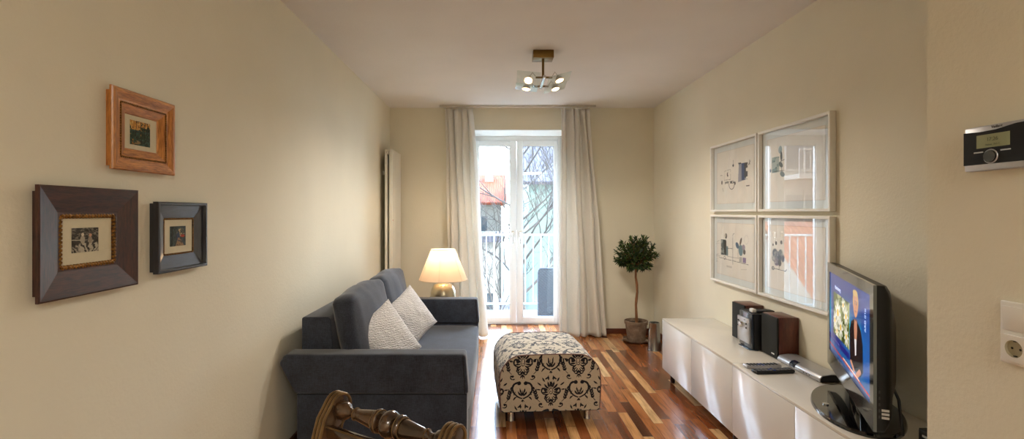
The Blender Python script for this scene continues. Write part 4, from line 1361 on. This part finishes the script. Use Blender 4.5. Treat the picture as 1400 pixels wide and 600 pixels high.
b = B(); rod(b, (.0251, -.012, -.0225), (.030, -.012, -.0225), .0145, n=36); obj('dial', b, M_gloss, th)
b = B(); box(b, .0251, .0258, -.055, -.031, -.0115, -.0085); box(b, .0251, .0258, .012, .036, -.0115, -.0085); obj('button_strip', b, M_sil, th)
TM = Matrix.Rotation(PI / 2, 4, 'Z') @ Matrix.Rotation(PI / 2, 4, 'X')
M_inkd = plain('dark_lettering', (30, 34, 32), .5)
text_obj('brand_lettering', 'Vaillant', .0095, M_inkd, Matrix.Translation((.0222, .0, H2 - .0065)) @ TM, th)
M_lcdt = plain('display_digits', (96, 104, 74), .4)
text_obj('display_digits', '17:26', .013, M_lcdt, Matrix.Translation((.0258, -.008, .020)) @ TM, th)
text_obj('display_line', 'Heizen  20.5 C', .006, M_lcdt, Matrix.Translation((.0258, -.007, .007)) @ TM, th)

# ------------------------------------------------------------------ switch and socket
M_sw = plain('ivory_switch_plastic', (236, 232, 222), .3, var=.01)
sw = thing('switch_and_socket', 'ivory light switch above a round power socket in one wall plate', 'light switch', (XN, 1.1815, 1.079), PI)
obj('cover_plate', bx(0.0005, .009, -.0405, .0405, -.0755, .0755), M_sw, sw, bevel=.004, seg=3)
b = B(); prism(b, [(.0092, .006), (.0092, .064), (.0145, .064), (.0115, .006)], -.0315, .0315, 'y'); obj('rocker', b, M_sw, sw, bevel=.002)
b = B()
R = [[b.verts.new((x, q[0], q[1] - .035)) for q in qs] for x, qs in (
    (.0092, rr(.063, .063, .006, 5)), (.0165, rr(.061, .061, .006, 5)), (.0170, [(.0205 * math.cos(2 * PI * k / 24 + PI / 4 * 0), .0205 * math.sin(2 * PI * k / 24)) for k in range(24)]))]
n = 24
for A, C in zip(R, R[1:]):
    for k in range(n): b.faces.new((A[k], A[(k + 1) % n], C[(k + 1) % n], C[k]))
obj('socket_cover', b, M_sw, sw)
b = B()
lathe(b, [(.0205, 0), (.0195, -.0068), (0, -.0070)], n=32, M=Matrix.Translation((.0170, 0, -.035)) @ Matrix.Rotation(PI / 2, 4, 'Y'), caps=(False, False)); obj('socket_well', b, plain('socket_well_plastic', (176, 168, 140), .4), sw)
b = B()
for y in (-.0095, .0095): rod(b, (.0098, y, -.035), (.0106, y, -.035), .0028)
for z in (-.0175, .0175): box(b, .0098, .0145, -.003, .003, -.035 + z - .001, -.035 + z + .001)
obj('socket_contact', b, plain('dark_socket_hole', (40, 36, 30), .5), sw)
# ------------------------------------------------------------------ ceiling lamp
M_brz = plain('antique_brass_canopy', (122, 96, 52), .3, .85)
M_cg = glass_sheet('clear_square_glass', .06, (.93, .97, .95))
M_bulb = emitter('halogen_glow', (255, 226, 176), 14)
M_rim = plain('frosted_spot_rim', (244, 214, 190), .3)
cl = thing('ceiling_lamp', 'ceiling lamp with four lit halogen spots and square glass plates', 'ceiling lamp', (.345, 3.65, ZC))
obj('canopy', bx(-.075, .075, -.06, .06, -.056, 0), M_brz, cl, bevel=.003)
b = B(); rod(b, (0, -.02, -.056), (0, -.02, -.205), .009); obj('stem', b, M_brz, cl)
b = B(); box(b, -.011, .011, -.13, .20, -.224, -.204); obj('chrome_arm', b, M_chrome, cl, bevel=.003)
b = B(); box(b, -.060, .060, -.10, -.084, -.218, -.205); box(b, -.060, .060, .150, .166, -.218, -.205); obj('cross_bar', b, M_brz, cl, bevel=.002)
SPOTS = []
for sx, sy, tilt_x, tilt_y in ((-1, -1, 34, 8), (1, -1, 12, -16), (-1, 1, 6, 8), (1, 1, 10, -14)):
    c = Vector((sx * .112, -.09 if sy < 0 else .158, -.232))
    M = Matrix.Translation(c) @ Matrix.Rotation(math.radians(-tilt_x), 4, 'X') @ Matrix.Rotation(math.radians(tilt_y), 4, 'Y')
    M = Matrix.Translation(c) @ Matrix.Rotation(math.radians(-tilt_x), 4, 'X') @ Matrix.Rotation(math.radians(tilt_y), 4, 'Y')
    b = B(); lathe(b, [(.014, .034), (.018, .030), (.030, .006), (.031, 0), (.029, 0), (.026, .006), (.016, .026)], n=32, M=M, caps=(True, False))
    s = obj('spot_head', b, M_chrome, cl)
    b = B(); lathe(b, [(.0265, .001), (.022, -.004), (.010, -.006)], n=28, M=M); obj('bulb', b, M_bulb, s)
    b = B(); lathe(b, [(.034, .002), (.034, -.001), (.029, -.002), (.028, .002)], n=32, M=M, caps=(False, False)); obj('rim', b, M_rim, s)
    b = B(); box(b, -.085, .085, -.07, .07, .012, .016, M=M); obj('glass_plate', b, M_cg, s, bevel=.001)
    b = B()
    q = M @ Vector((0, 0, .034)); e = Vector((sx * .055, c.y, -.211))
    tube(b, [q, q.lerp(e, .5) + Vector((0, 0, .035)), e + Vector((0, 0, .002)), e], .0028, 8); obj('wire_arm', b, M_chrome, s)
    w = M @ Vector((0, 0, -.05)); SPOTS.append((w.x + .345, w.y + 3.65, w.z + ZC))

# ------------------------------------------------------------------ dining chair in front of the camera
def bronze_wood():
    t = NT('dark_lacquered_wood_with_gilding')
    v = t.coords((1, 1, 1)); f = t.noise(v, 9, 4); g = t.noise(t.coords((6, 40, 40)), 1, 4)
    c = t.ramp(t.math('MULTIPLY_ADD', g, .5, t.math('MULTIPLY', f, .5)), [(.35, lin((34, 23, 15))), (.65, lin((100, 70, 44)))])
    t.bsdf(c, .22, .25, .6, t.bump(g, .08, .001), coat=.6)
    return t.m
M_ch = bronze_wood()
M_gilt = plain('rubbed_gilt_edge', (120, 96, 62), .3, .6, var=.3, vscale=30)
ch = thing('dining_chair', 'dark lacquered dining chair with a turned top rail and gilt-edged posts before the sofa arm', 'chair', (-.269, 1.279, 0), math.radians(-31.6))
HT = .833
def post_outline():
    ctr = [(.075, 0), (.055, .12), (.02, .28), (-.03, .44), (-.058, .56), (-.062, .66), (-.050, .74), (-.030, .80), (-.004, HT)]
    pts_f, pts_b = [], []
    for i, (y, z) in enumerate(ctr):
        a = ctr[max(0, i - 1)]; c = ctr[min(len(ctr) - 1, i + 1)]
        t = Vector((c[0] - a[0], c[1] - a[1])).normalized(); nrm = Vector((-t.y, t.x)); w = .020 + .014 * min(1, z / .5)
        pts_f.append((y + nrm.x * w, z + nrm.y * w)); pts_b.append((y - nrm.x * w, z - nrm.y * w))
    top = []
    f, bk = Vector(pts_f[-1]), Vector(pts_b[-1]); m = (f + bk) / 2; r = (f - bk).length / 2
    a0 = math.atan2(f.y - m.y, f.x - m.x)
    for k in range(1, 12): top.append((m.x + r * math.cos(a0 - PI * k / 12), m.y + r * math.sin(a0 - PI * k / 12)))
    return pts_f + top + pts_b[::-1], len(ctr)
PO, NC = post_outline()
for sx in (-1, 1):
    x = sx * .198
    b = B(); prism(b, PO, x - .014, x + .014, 'x'); p = obj('back_post', b, M_ch, ch, bevel=.002, angle=50)
    b = B()
    path = PO[3:-3]
    for dx in (-.013, 0, .013): tube(b, [(x + dx, y, z) for y, z in path], .0042, 8)
    obj('reeding', b, M_gilt, p)
# turned rail: (distance from the middle, radius)
half = [(0, .0345), (.008, .033), (.016, .028), (.021, .020), (.0235, .0155), (.028, .0155), (.0305, .022), (.034, .0295), (.040, .031), (.045, .0285), (.0475, .0235), (.051, .0235), (.060, .0235),
        (.110, .0160), (.118, .0140), (.121, .0155), (.126, .0155), (.129, .011), (.140, .0105), (.150, .014), (.156, .021), (.166, .024), (.182, .026)]
yr = -.006
prof = [(r, -a) for a, r in half[::-1]] + [(r, a) for a, r in half[1:]]
b = B(); lathe(b, prof, n=40, M=aim((0, yr, HT - .008), (1, yr, HT - .008))); rail = obj('turned_rail', b, M_ch, ch, angle=60)
b = B()
for a, r in ((.0335, .0290), (.0465, .0265), (.1235, .0160)):
    for s in (-1, 1):
        tube(b, [(s * a, yr + r * math.cos(2 * PI * k / 36), HT - .008 + r * math.sin(2 * PI * k / 36)) for k in range(36)], .0016, 6, closed=True)
obj('gilt_ring', b, M_gilt, rail)
for z, y, h in ((.765, -.045, .030), (.64, -.062, .028), (.52, -.052, .03)):
    b = B(); prism(b, [(y - .012, z), (y + .012, z), (y + .014, z + h * .5), (y + .010, z + h), (y - .012, z + h)], -.183, .183, 'x'); s = obj('back_rail', b, M_ch, ch, bevel=.004)
    b = B(); tube(b, [(-.183, y - .010, z + h), (.183, y - .010, z + h)], .0028, 6); obj('gilt_line', b, M_gilt, s)
b = B(); prism(b, [(-.205, -.03), (.205, -.03), (.235, -.44), (-.235, -.44)], .43, .458, 'z'); obj('seat_frame', b, M_ch, ch, bevel=.006)
b = B(); softbox(b, .40, .38, .05, .022, .012, 10, .002, 3, Matrix.Translation((0, -.235, .482))); obj('seat', b, fabric('dark_seat_cloth', (74, 66, 56), 600), ch)
for sx in (-1, 1):
    b = B(); lathe(b, [(.014, 0), (.018, .03), (.014, .05), (.020, .22), (.016, .34), (.024, .37), (.024, .43)], (sx * .205, -.41, 0), 24); obj('leg', b, M_ch, ch)
b = B(); rod(b, (-.2, -.41, .16), (.2, -.41, .16), .010); rod(b, (-.2, -.41, .16), (-.198, .04, .16), .010); rod(b, (.2, -.41, .16), (.198, .04, .16), .010); obj('stretcher', b, M_ch, ch)
# ------------------------------------------------------------------ balcony
M_conc = plain('pale_balcony_slab', (130, 136, 140), .8, var=.06, vscale=5, bscale=80, bstr=.2)
M_rl = plain('light_grey_railing_paint', (176, 190, 198), .45, .2)
o = struct('floor_balcony', bx(-1.4, 2.4, 6.151, 7.0, -.16, -.012), M_conc, bevel=.004)
rl = thing('balcony_railing', 'pale metal balcony railing with vertical bars outside the glass door', 'railing', (.5, 6.88, -.012))
b = box(bx(-1.85, 1.85, -.02, .02, 1.055, 1.080), -1.85, 1.85, -.015, .015, .10, .125); obj('rails', b, M_rl, rl, bevel=.004)
for k in range(34):
    x = -1.82 + k * .108
    b = B(); rod(b, (x, 0, .125), (x, 0, 1.055), .0075, n=10); obj('bar', b, M_rl, rl)
for x in (-1.85, -.735, .62 + .3, 1.85):
    b = B(); box(b, x - .02, x + .02, -.02, .02, 0, 1.055); obj('post', b, M_rl, rl, bevel=.003)
M_wick = plain('dark_grey_wicker', (70, 76, 84), .6, var=.2, vscale=60, bscale=90, bstr=.9, bdist=.006)
wc = thing('wicker_chair', 'dark grey woven balcony chair seen through the glass door', 'chair', (.80, 6.42, -.012), math.radians(-4))
def weave(bm, x0, x1, z0, z1, y, n, m, lean=0):
    def f(u, v):
        s = math.sin(u * n * PI) * math.sin(v * m * PI)
        return Vector((x0 + (x1 - x0) * u + lean * v, y + .006 * s, z0 + (z1 - z0) * v))
    grid_mesh(bm, n * 2 + 1, m * 2 + 1, f)
b = B(); weave(b, -.25, .25, .02, .64, -.015, 24, 34, 0); box(b, -.25, .25, -.008, .02, .02, .64); tube(b, [(-.25, 0, 0), (-.25, 0, .6), (-.23, 0, .65), (.23, 0, .65), (.25, 0, .6), (.25, 0, 0)], .014, 8); obj('backrest', b, M_wick, wc)
b = B(); box(b, -.25, .25, .02, .36, .34, .37); obj('seat', b, M_wick, wc, bevel=.01)
for sx in (-.235, .235):
    b = B(); rod(b, (sx, .34, 0), (sx, .34, .34), .014); obj('leg', b, M_wick, wc)
    b = B(); tube(b, [(sx, .0, .52), (sx, .30, .54), (sx, .35, .50), (sx, .34, .34)], .016, 8); obj('armrest', b, M_wick, wc)

# ------------------------------------------------------------------ surroundings, seen from the third floor
GZ = -8.0
gm = NT('courtyard_ground')
f = gm.noise(gm.coords((.25, .25, .25)), 1.4, 5, .6); g_ = gm.noise(gm.coords(), 2.5, 4)
gm.bsdf(gm.ramp(gm.math('MULTIPLY_ADD', g_, .3, gm.math('MULTIPLY', f, .7)), [(.35, lin((46, 56, 38))), (.5, lin((70, 70, 54))), (.65, lin((92, 88, 80)))]), .95)
o = struct('ground_courtyard', bx(-70, 70, 7.5, 130, GZ - .3, GZ), gm.m, smooth=False)
def fac(name, c, var=.05): return plain(name, c, .85, var=var, vscale=.6, bscale=6, bstr=.1)
M_fw = fac('white_render', (150, 149, 142)); M_fg = fac('pale_green_render', (128, 150, 140)); M_fy = fac('yellow_render', (144, 130, 98)); M_fs = fac('grey_render', (108, 110, 112))
M_wg = plain('dark_window_glass', (58, 72, 82), .08, var=.1, vscale=1)
M_wf = plain('outdoor_white_trim', (156, 156, 152), .6)
def tile_mat(name, c1, c2, sc):
    t = NT(name)
    v = t.coords()
    wv = t.n('TexWave', wave_type='BANDS', bands_direction='X'); wv.inputs['Scale'].default_value = sc; t.l(v, wv.inputs['Vector'])
    wy = t.n('TexWave', wave_type='BANDS', bands_direction='Y', wave_profile='SAW'); wy.inputs['Scale'].default_value = sc * .8; t.l(v, wy.inputs['Vector'])
    h = t.math('ADD', wv.outputs[0], wy.outputs[0])
    n = t.noise(v, 1.2, 4)
    col = t.ramp(t.math('MULTIPLY_ADD', h, .22, t.math('MULTIPLY', n, .6)), [(.25, lin(c1)), (.65, lin(c2))])
    t.bsdf(col, .85, 0, .3, t.bump(h, .8, .04))
    return t.m
M_red = tile_mat('red_roof_tiles', (126, 54, 34), (168, 86, 58), 2.2)
M_slate = tile_mat('grey_roof_tiles', (74, 74, 84), (104, 104, 114), 2.2)
def gable(b, x0, x1, y0, y1, z, h, over=.35, th=.15, along='x'):
    if along == 'x':
        ym = (y0 + y1) / 2
        prism(b, [(y0 - over, z - over * .3), (ym, z + h), (y1 + over, z - over * .3), (y1 + over, z - over * .3 - th), (ym, z + h - th), (y0 - over, z - over * .3 - th)], x0 - over, x1 + over, 'x')
    else:
        xm = (x0 + x1) / 2
        prism(b, [(x0 - over, z - over * .3), (xm, z + h), (x1 + over, z - over * .3), (x1 + over, z - over * .3 - th), (xm, z + h - th), (x0 - over, z - over * .3 - th)], y0 - over, y1 + over, 'y')
def building(name, label, x0, x1, y0, y1, z1, wm, roofm, rh, wins, along='x', rz=0, z0=GZ, chim=None, balc=()):
    root = thing(name, label, 'building', ((x0 + x1) / 2, y0, z0), rz)
    w, d, h = (x1 - x0) / 2, y1 - y0, z1 - z0
    b = bx(-w, w, 0, d, 0, h)
    if rh > 0:
        if along == 'x': prism(b, [(0, h), (d / 2, h + rh - .16), (d, h)], -w, w, 'x')
        else: prism(b, [(-w, h), (0, h + rh - .16), (w, h)], 0, d, 'y')
    obj('wall', b, wm, root, smooth=False)
    if rh > 0:
        b = B(); gable(b, -w, w, 0, d, h, rh, along=along); obj('roof', b, roofm, root, smooth=False)
    else:
        obj('roof', bx(-w - .2, w + .2, -.2, d + .2, h, h + .25), roofm, root, smooth=False)
    if chim:
        for cx, cy, cz in chim: obj('chimney', bx(cx - .3, cx + .3, cy - .25, cy + .25, h, h + cz), wm, root, smooth=False)
    for wx, wz, ww, wh in wins:
        b = B()
        for q in ((wx - ww / 2 - .08, wx + ww / 2 + .08, wz - .08, wz), (wx - ww / 2 - .08, wx + ww / 2 + .08, wz + wh, wz + wh + .08), (wx - ww / 2 - .08, wx - ww / 2, wz, wz + wh), (wx + ww / 2, wx + ww / 2 + .08, wz, wz + wh), (wx - .03, wx + .03, wz, wz + wh)):
            box(b, q[0], q[1], -.06, .02, q[2], q[3])
        wn = obj('window', b, M_wf, root, smooth=False)
        obj('pane', bx(wx - ww / 2, wx + ww / 2, -.03, .015, wz, wz + wh), M_wg, wn, smooth=False)
    for bx0, bx1, bz in balc:
        b = bx(bx0, bx1, -1.3, 0, bz - .18, bz); bc = obj('balcony', b, M_wf, root, smooth=False)
        b = B()
        box(b, bx0, bx1, -1.32, -1.26, bz + .95, bz + 1.02); box(b, bx0, bx1, -1.30, -1.28, bz + .12, bz + .18)
        k = int((bx1 - bx0) / .22)
        for i in range(k + 1): box(b, bx0 + (bx1 - bx0) * i / k - .015, bx0 + (bx1 - bx0) * i / k + .015, -1.30, -1.27, bz, bz + .95)
        obj('balustrade', b, M_wf, bc, smooth=False)
    return root
# straight ahead
building('green_house', 'pale green rendered house with a dark slate roof behind the bare trees', 1.65, 11, 25, 34, 3.0, M_fg, M_slate, 3.2,
         [(-2.4, 8.2, 1.0, 1.4), (.5, 8.2, 1.0, 1.4), (-2.4, 5.2, 1.0, 1.4), (.5, 5.2, 1.0, 1.4), (-2.4, 2.2, 1.0, 1.4)], 'x')
building('distant_house', 'white house with a red tiled roof and a chimney, far behind the bare trees', -5.5, .35, 32, 40, 2.1, M_fw, M_red, 2.0,
         [(1.6, 8.0, .8, 1.1), (.2, 8.0, .8, 1.1), (1.6, 5.6, .8, 1.1), (2.4, 5.6, .6, 1.1), (.2, 5.6, .8, 1.1), (1.6, 3.2, .8, 1.1)], 'x', chim=[(2.1, 3, 2.4)])
building('dark_roofed_shed', 'low building with a blue-grey roof edge in front of the white house', -2.4, .10, 17, 19.8, .35, M_fw, M_slate, 0, [(.6, 5.6, .9, 1.0), (.6, 3.0, .9, 1.2)])
building('garden_garage', 'low gabled garage with a greenish door down in the courtyard', -1.6, 1.1, 20.5, 24.2, -3.6, M_fs, M_slate, 1.0, [(.65, .3, 1.0, 1.9)], 'y')
# off to the left: what the glazed pictures mirror
building('balcony_block', 'white apartment block with rows of balconies, left of the courtyard', -18.8, -7.7, 21.5, 30, 7.2, M_fw, M_red, 1.2,
         [(x, z, 1.5, 1.9) for z in (2.2, 5.2, 8.2, 11.2) for x in (-4.2, -1.4, 1.4, 4.4)], 'x',
         balc=[(-5.3, -.3, 1.9), (.2, 5.3, 1.9), (-5.3, -.3, 4.9), (.2, 5.3, 4.9), (-5.3, -.3, 7.9), (.2, 5.3, 7.9), (-5.3, -.3, 10.9), (.2, 5.3, 10.9)])
building('red_roofed_house', 'yellowish house with a steep red roof beside the white apartment block', -6.95, -5.2, 25, 31, 3.1, M_fy, M_red, 2.2,
         [(-.45, 8.6, .5, 1.1), (.45, 8.6, .5, 1.1), (-.45, 5.6, .5, 1.3), (.45, 5.6, .5, 1.3), (-.45, 2.6, .5, 1.3), (.45, 2.6, .5, 1.3)], 'y')
building('low_tiled_house', 'low house with a broad red tiled roof close to the balcony', -13, -4.1, 10.5, 18.5, -1.9, M_fw, M_red, 3.0, [(-2, 3, 1, 1.3), (2, 3, 1, 1.3)], 'x')

# ------------------------------------------------------------------ bare winter trees
M_tree = plain('grey_bark', (74, 70, 66), .9, var=.25, vscale=8, bscale=30, bstr=.5, bdist=.01)
M_tree2 = plain('pale_bark', (150, 140, 124), .9, var=.2, vscale=8)  # lighter, warmer bark colour for the small tree
def bare_tree(label, x, y, H, seed, r0, lean, m, dens=4, depth=5, first=.25):
    R = random.Random(seed)
    root = thing('bare_tree', label, 'tree', (x, y, GZ), group='bare winter trees behind the balcony')
    b = B(); tb_ = B()
    pts = []; n = 12
    px, py = 0, 0
    for i in range(n + 1):
        pts.append(Vector((px, py, H * i / n))); px += lean * H / n + R.uniform(-.08, .08); py += R.uniform(-.08, .08)
    tube(tb_, pts, [r0 * (1 - .85 * i / n) for i in range(n + 1)], 9)
    def grow(p, d, L, r, lv):
        q = [p]; dd = d.copy(); k = 5
        for i in range(k):
            dd = (dd + Vector((R.uniform(-.22, .22), R.uniform(-.22, .22), R.uniform(-.08, .2)))).normalized(); q.append(q[-1] + dd * L / k)
        tube(b, q, [r * (1 - .65 * i / k) for i in range(k + 1)], 4 if lv > 1 else 6, cap=False)
        if lv >= depth: return
        for j in range(dens if lv < 3 else 3):
            f = R.uniform(.25, 1); i = min(k - 1, int(f * k))
            s = q[i].lerp(q[i + 1], f * k - i)
            a = Vector((R.uniform(-1, 1), R.uniform(-1, 1), R.uniform(-.2, .9))).normalized()
            grow(s, (dd * .75 + a * .85).normalized(), L * R.uniform(.45, .7), r * .55, lv + 1)
    for i in range(22):
        f = first + (1 - first) * i / 22
        k = min(n - 1, int(f * n)); s = pts[k].lerp(pts[k + 1], f * n - k)
        a = R.uniform(0, 2 * PI)
        grow(s, Vector((math.cos(a), math.sin(a), R.uniform(.3, 1.0))).normalized(), H * .24 * (1.15 - f * .6), r0 * .34 * (1.1 - f * .7), 1)
    obj('trunk', tb_, m, root); obj('branches', b, m, root)
bare_tree('tall bare tree whose trunk rises behind the middle of the balcony door', .74, 12.6, 13.5, 12, .14, .0, M_tree, 5, 5, .4)
bare_tree('small pale bare tree just behind the balcony chair', .95, 9.4, 7.4, 15, .07, 0, M_tree2, 4, 4, .45)
M_ev = plain('evergreen_foliage', (66, 84, 46), .8, var=.35, vscale=5)
def bush(label, x, y, r, h, seed):
    R = random.Random(seed)
    root = thing('garden_shrub', label, 'shrub', (x, y, GZ), group='evergreen shrubs in the courtyard')
    b = B()
    for i in range(900):
        th_, ph_ = R.uniform(0, 2 * PI), R.random(); rr_ = r * math.sin(PI * (ph_ * .9 + .08)) ** .6 * R.uniform(.7, 1)
        leaf(b, Vector((rr_ * math.cos(th_), rr_ * math.sin(th_), ph_ * h)), Vector((math.cos(th_), math.sin(th_), R.uniform(-.3, .9))), R.uniform(.18, .34), R.uniform(.07, .12), R)
    obj('foliage', b, M_ev, root, smooth=False)
    b = B(); rod(b, (0, 0, 0), (0, 0, h * .8), .06, .02); obj('stem', b, M_tree, root)
bush('tall dark green conical shrub at the left side of the courtyard', -.9, 15.6, .75, 7.2, 3)
bush('low round green shrub in front of the garage', 2.1, 17.5, 1.2, 2.4, 5)
bush('round green shrub beside the garage door', -2.9, 22.0, .8, 3.0, 7)
# ------------------------------------------------------------------ camera
cam = bpy.data.cameras.new('camera')
co = bpy.data.objects.new('camera', cam); COL.objects.link(co)
co.location = (0, 0, 1.37); co.rotation_euler = (PI / 2, 0, 0)
cam.sensor_width = 36; cam.lens = 678 / 1400 * 36
cam.shift_x = 22 / 1400; cam.shift_y = -10 / 1400
cam.clip_start = .05; cam.clip_end = 500
scene.camera = co

# ------------------------------------------------------------------ daylight
w = bpy.data.worlds.new('sky'); scene.world = w
w.use_nodes = True
nt = w.node_tree; nt.nodes.clear()
wo = nt.nodes.new('ShaderNodeOutputWorld'); bg = nt.nodes.new('ShaderNodeBackground')
tc = nt.nodes.new('ShaderNodeTexCoord'); sp = nt.nodes.new('ShaderNodeSeparateXYZ'); rp = nt.nodes.new('ShaderNodeValToRGB')
nt.links.new(tc.outputs['Generated'], sp.inputs[0]); nt.links.new(sp.outputs[2], rp.inputs[0])
rp.color_ramp.elements[0].position = 0; rp.color_ramp.elements[0].color = (.76, .88, 1, 1)
rp.color_ramp.elements[1].position = .8; rp.color_ramp.elements[1].color = (.50, .70, 1, 1)
nt.links.new(rp.outputs[0], bg.inputs[0])
# the brighter half of the sky stands over the courtyard, the dimmer half behind the house
mr = nt.nodes.new('ShaderNodeMapRange'); mr.interpolation_type = 'SMOOTHSTEP'
mr.inputs['From Min'].default_value = -.35; mr.inputs['From Max'].default_value = .35
mr.inputs['To Min'].default_value = SKY * .17; mr.inputs['To Max'].default_value = SKY
nt.links.new(sp.outputs[1], mr.inputs[0]); nt.links.new(mr.outputs[0], bg.inputs[1])
nt.links.new(bg.outputs[0], wo.inputs[0])

def area(name, loc, rot, sx, sy, energy, color, portal=False):
    L = bpy.data.lights.new(name, 'AREA'); L.shape = 'RECTANGLE'; L.size = sx; L.size_y = sy
    L.energy = energy; L.color = color
    o = bpy.data.objects.new(name, L); COL.objects.link(o)
    o.location = loc; o.rotation_euler = rot
    if portal: L.cycles.is_portal = True
    return o
area('door_portal', (.25, 6.16, 1.15), (-PI / 2, 0, 0), 1.1, 2.3, 1, (1, 1, 1), True)
def point(name, loc, e, c, r):
    L = bpy.data.lights.new(name, 'POINT'); L.energy = e; L.color = c; L.shadow_soft_size = r
    o = bpy.data.objects.new(name, L); COL.objects.link(o); o.location = loc
    return o
S = bpy.data.lights.new('sun', 'SUN'); S.energy = SUN; S.angle = .01; S.color = (1, .94, .84)
so = bpy.data.objects.new('sun', S); COL.objects.link(so)
so.rotation_euler = Vector((-.62, .52, -.58)).to_track_quat('-Z', 'Y').to_euler()

area('added_fill_light', (.75, -1.7, 2.45), (0, 0, 0), 1.0, 1.0, FILL, (1, .98, .95))  # added fill light out of view behind the camera, no lamp fitting there
for p in SPOTS:
    L = bpy.data.lights.new('halogen_spot', 'SPOT'); L.energy = HAL; L.color = (1, .90, .78); L.spot_size = 2.9; L.spot_blend = .6; L.shadow_soft_size = .025
    o = bpy.data.objects.new('halogen_spot', L); COL.objects.link(o); o.location = p
point('lamp_bulb_light', LAMP_POS, 4.5, (1, .78, .54), .03)

scene.view_settings.view_transform = 'Standard'
scene.view_settings.look = 'None'
scene.view_settings.gamma = 1
scene.view_settings.use_curve_mapping = False
scene.view_settings.exposure = EXPOSURE

# pieces that repeat inside a part become parts of their own
for o in [o for o in COL.objects if o.type == 'MESH' and o.parent is not None]:
    if o.name.split('.')[0] in ('gilt_ring', 'header', 'bracket', 'foot', 'piping', 'pipe', 'stretcher', 'hinge', 'socket_contact', 'cross_bar', 'shade_trim', 'rails', 'button_strip', 'reeding'):
        islands(o)
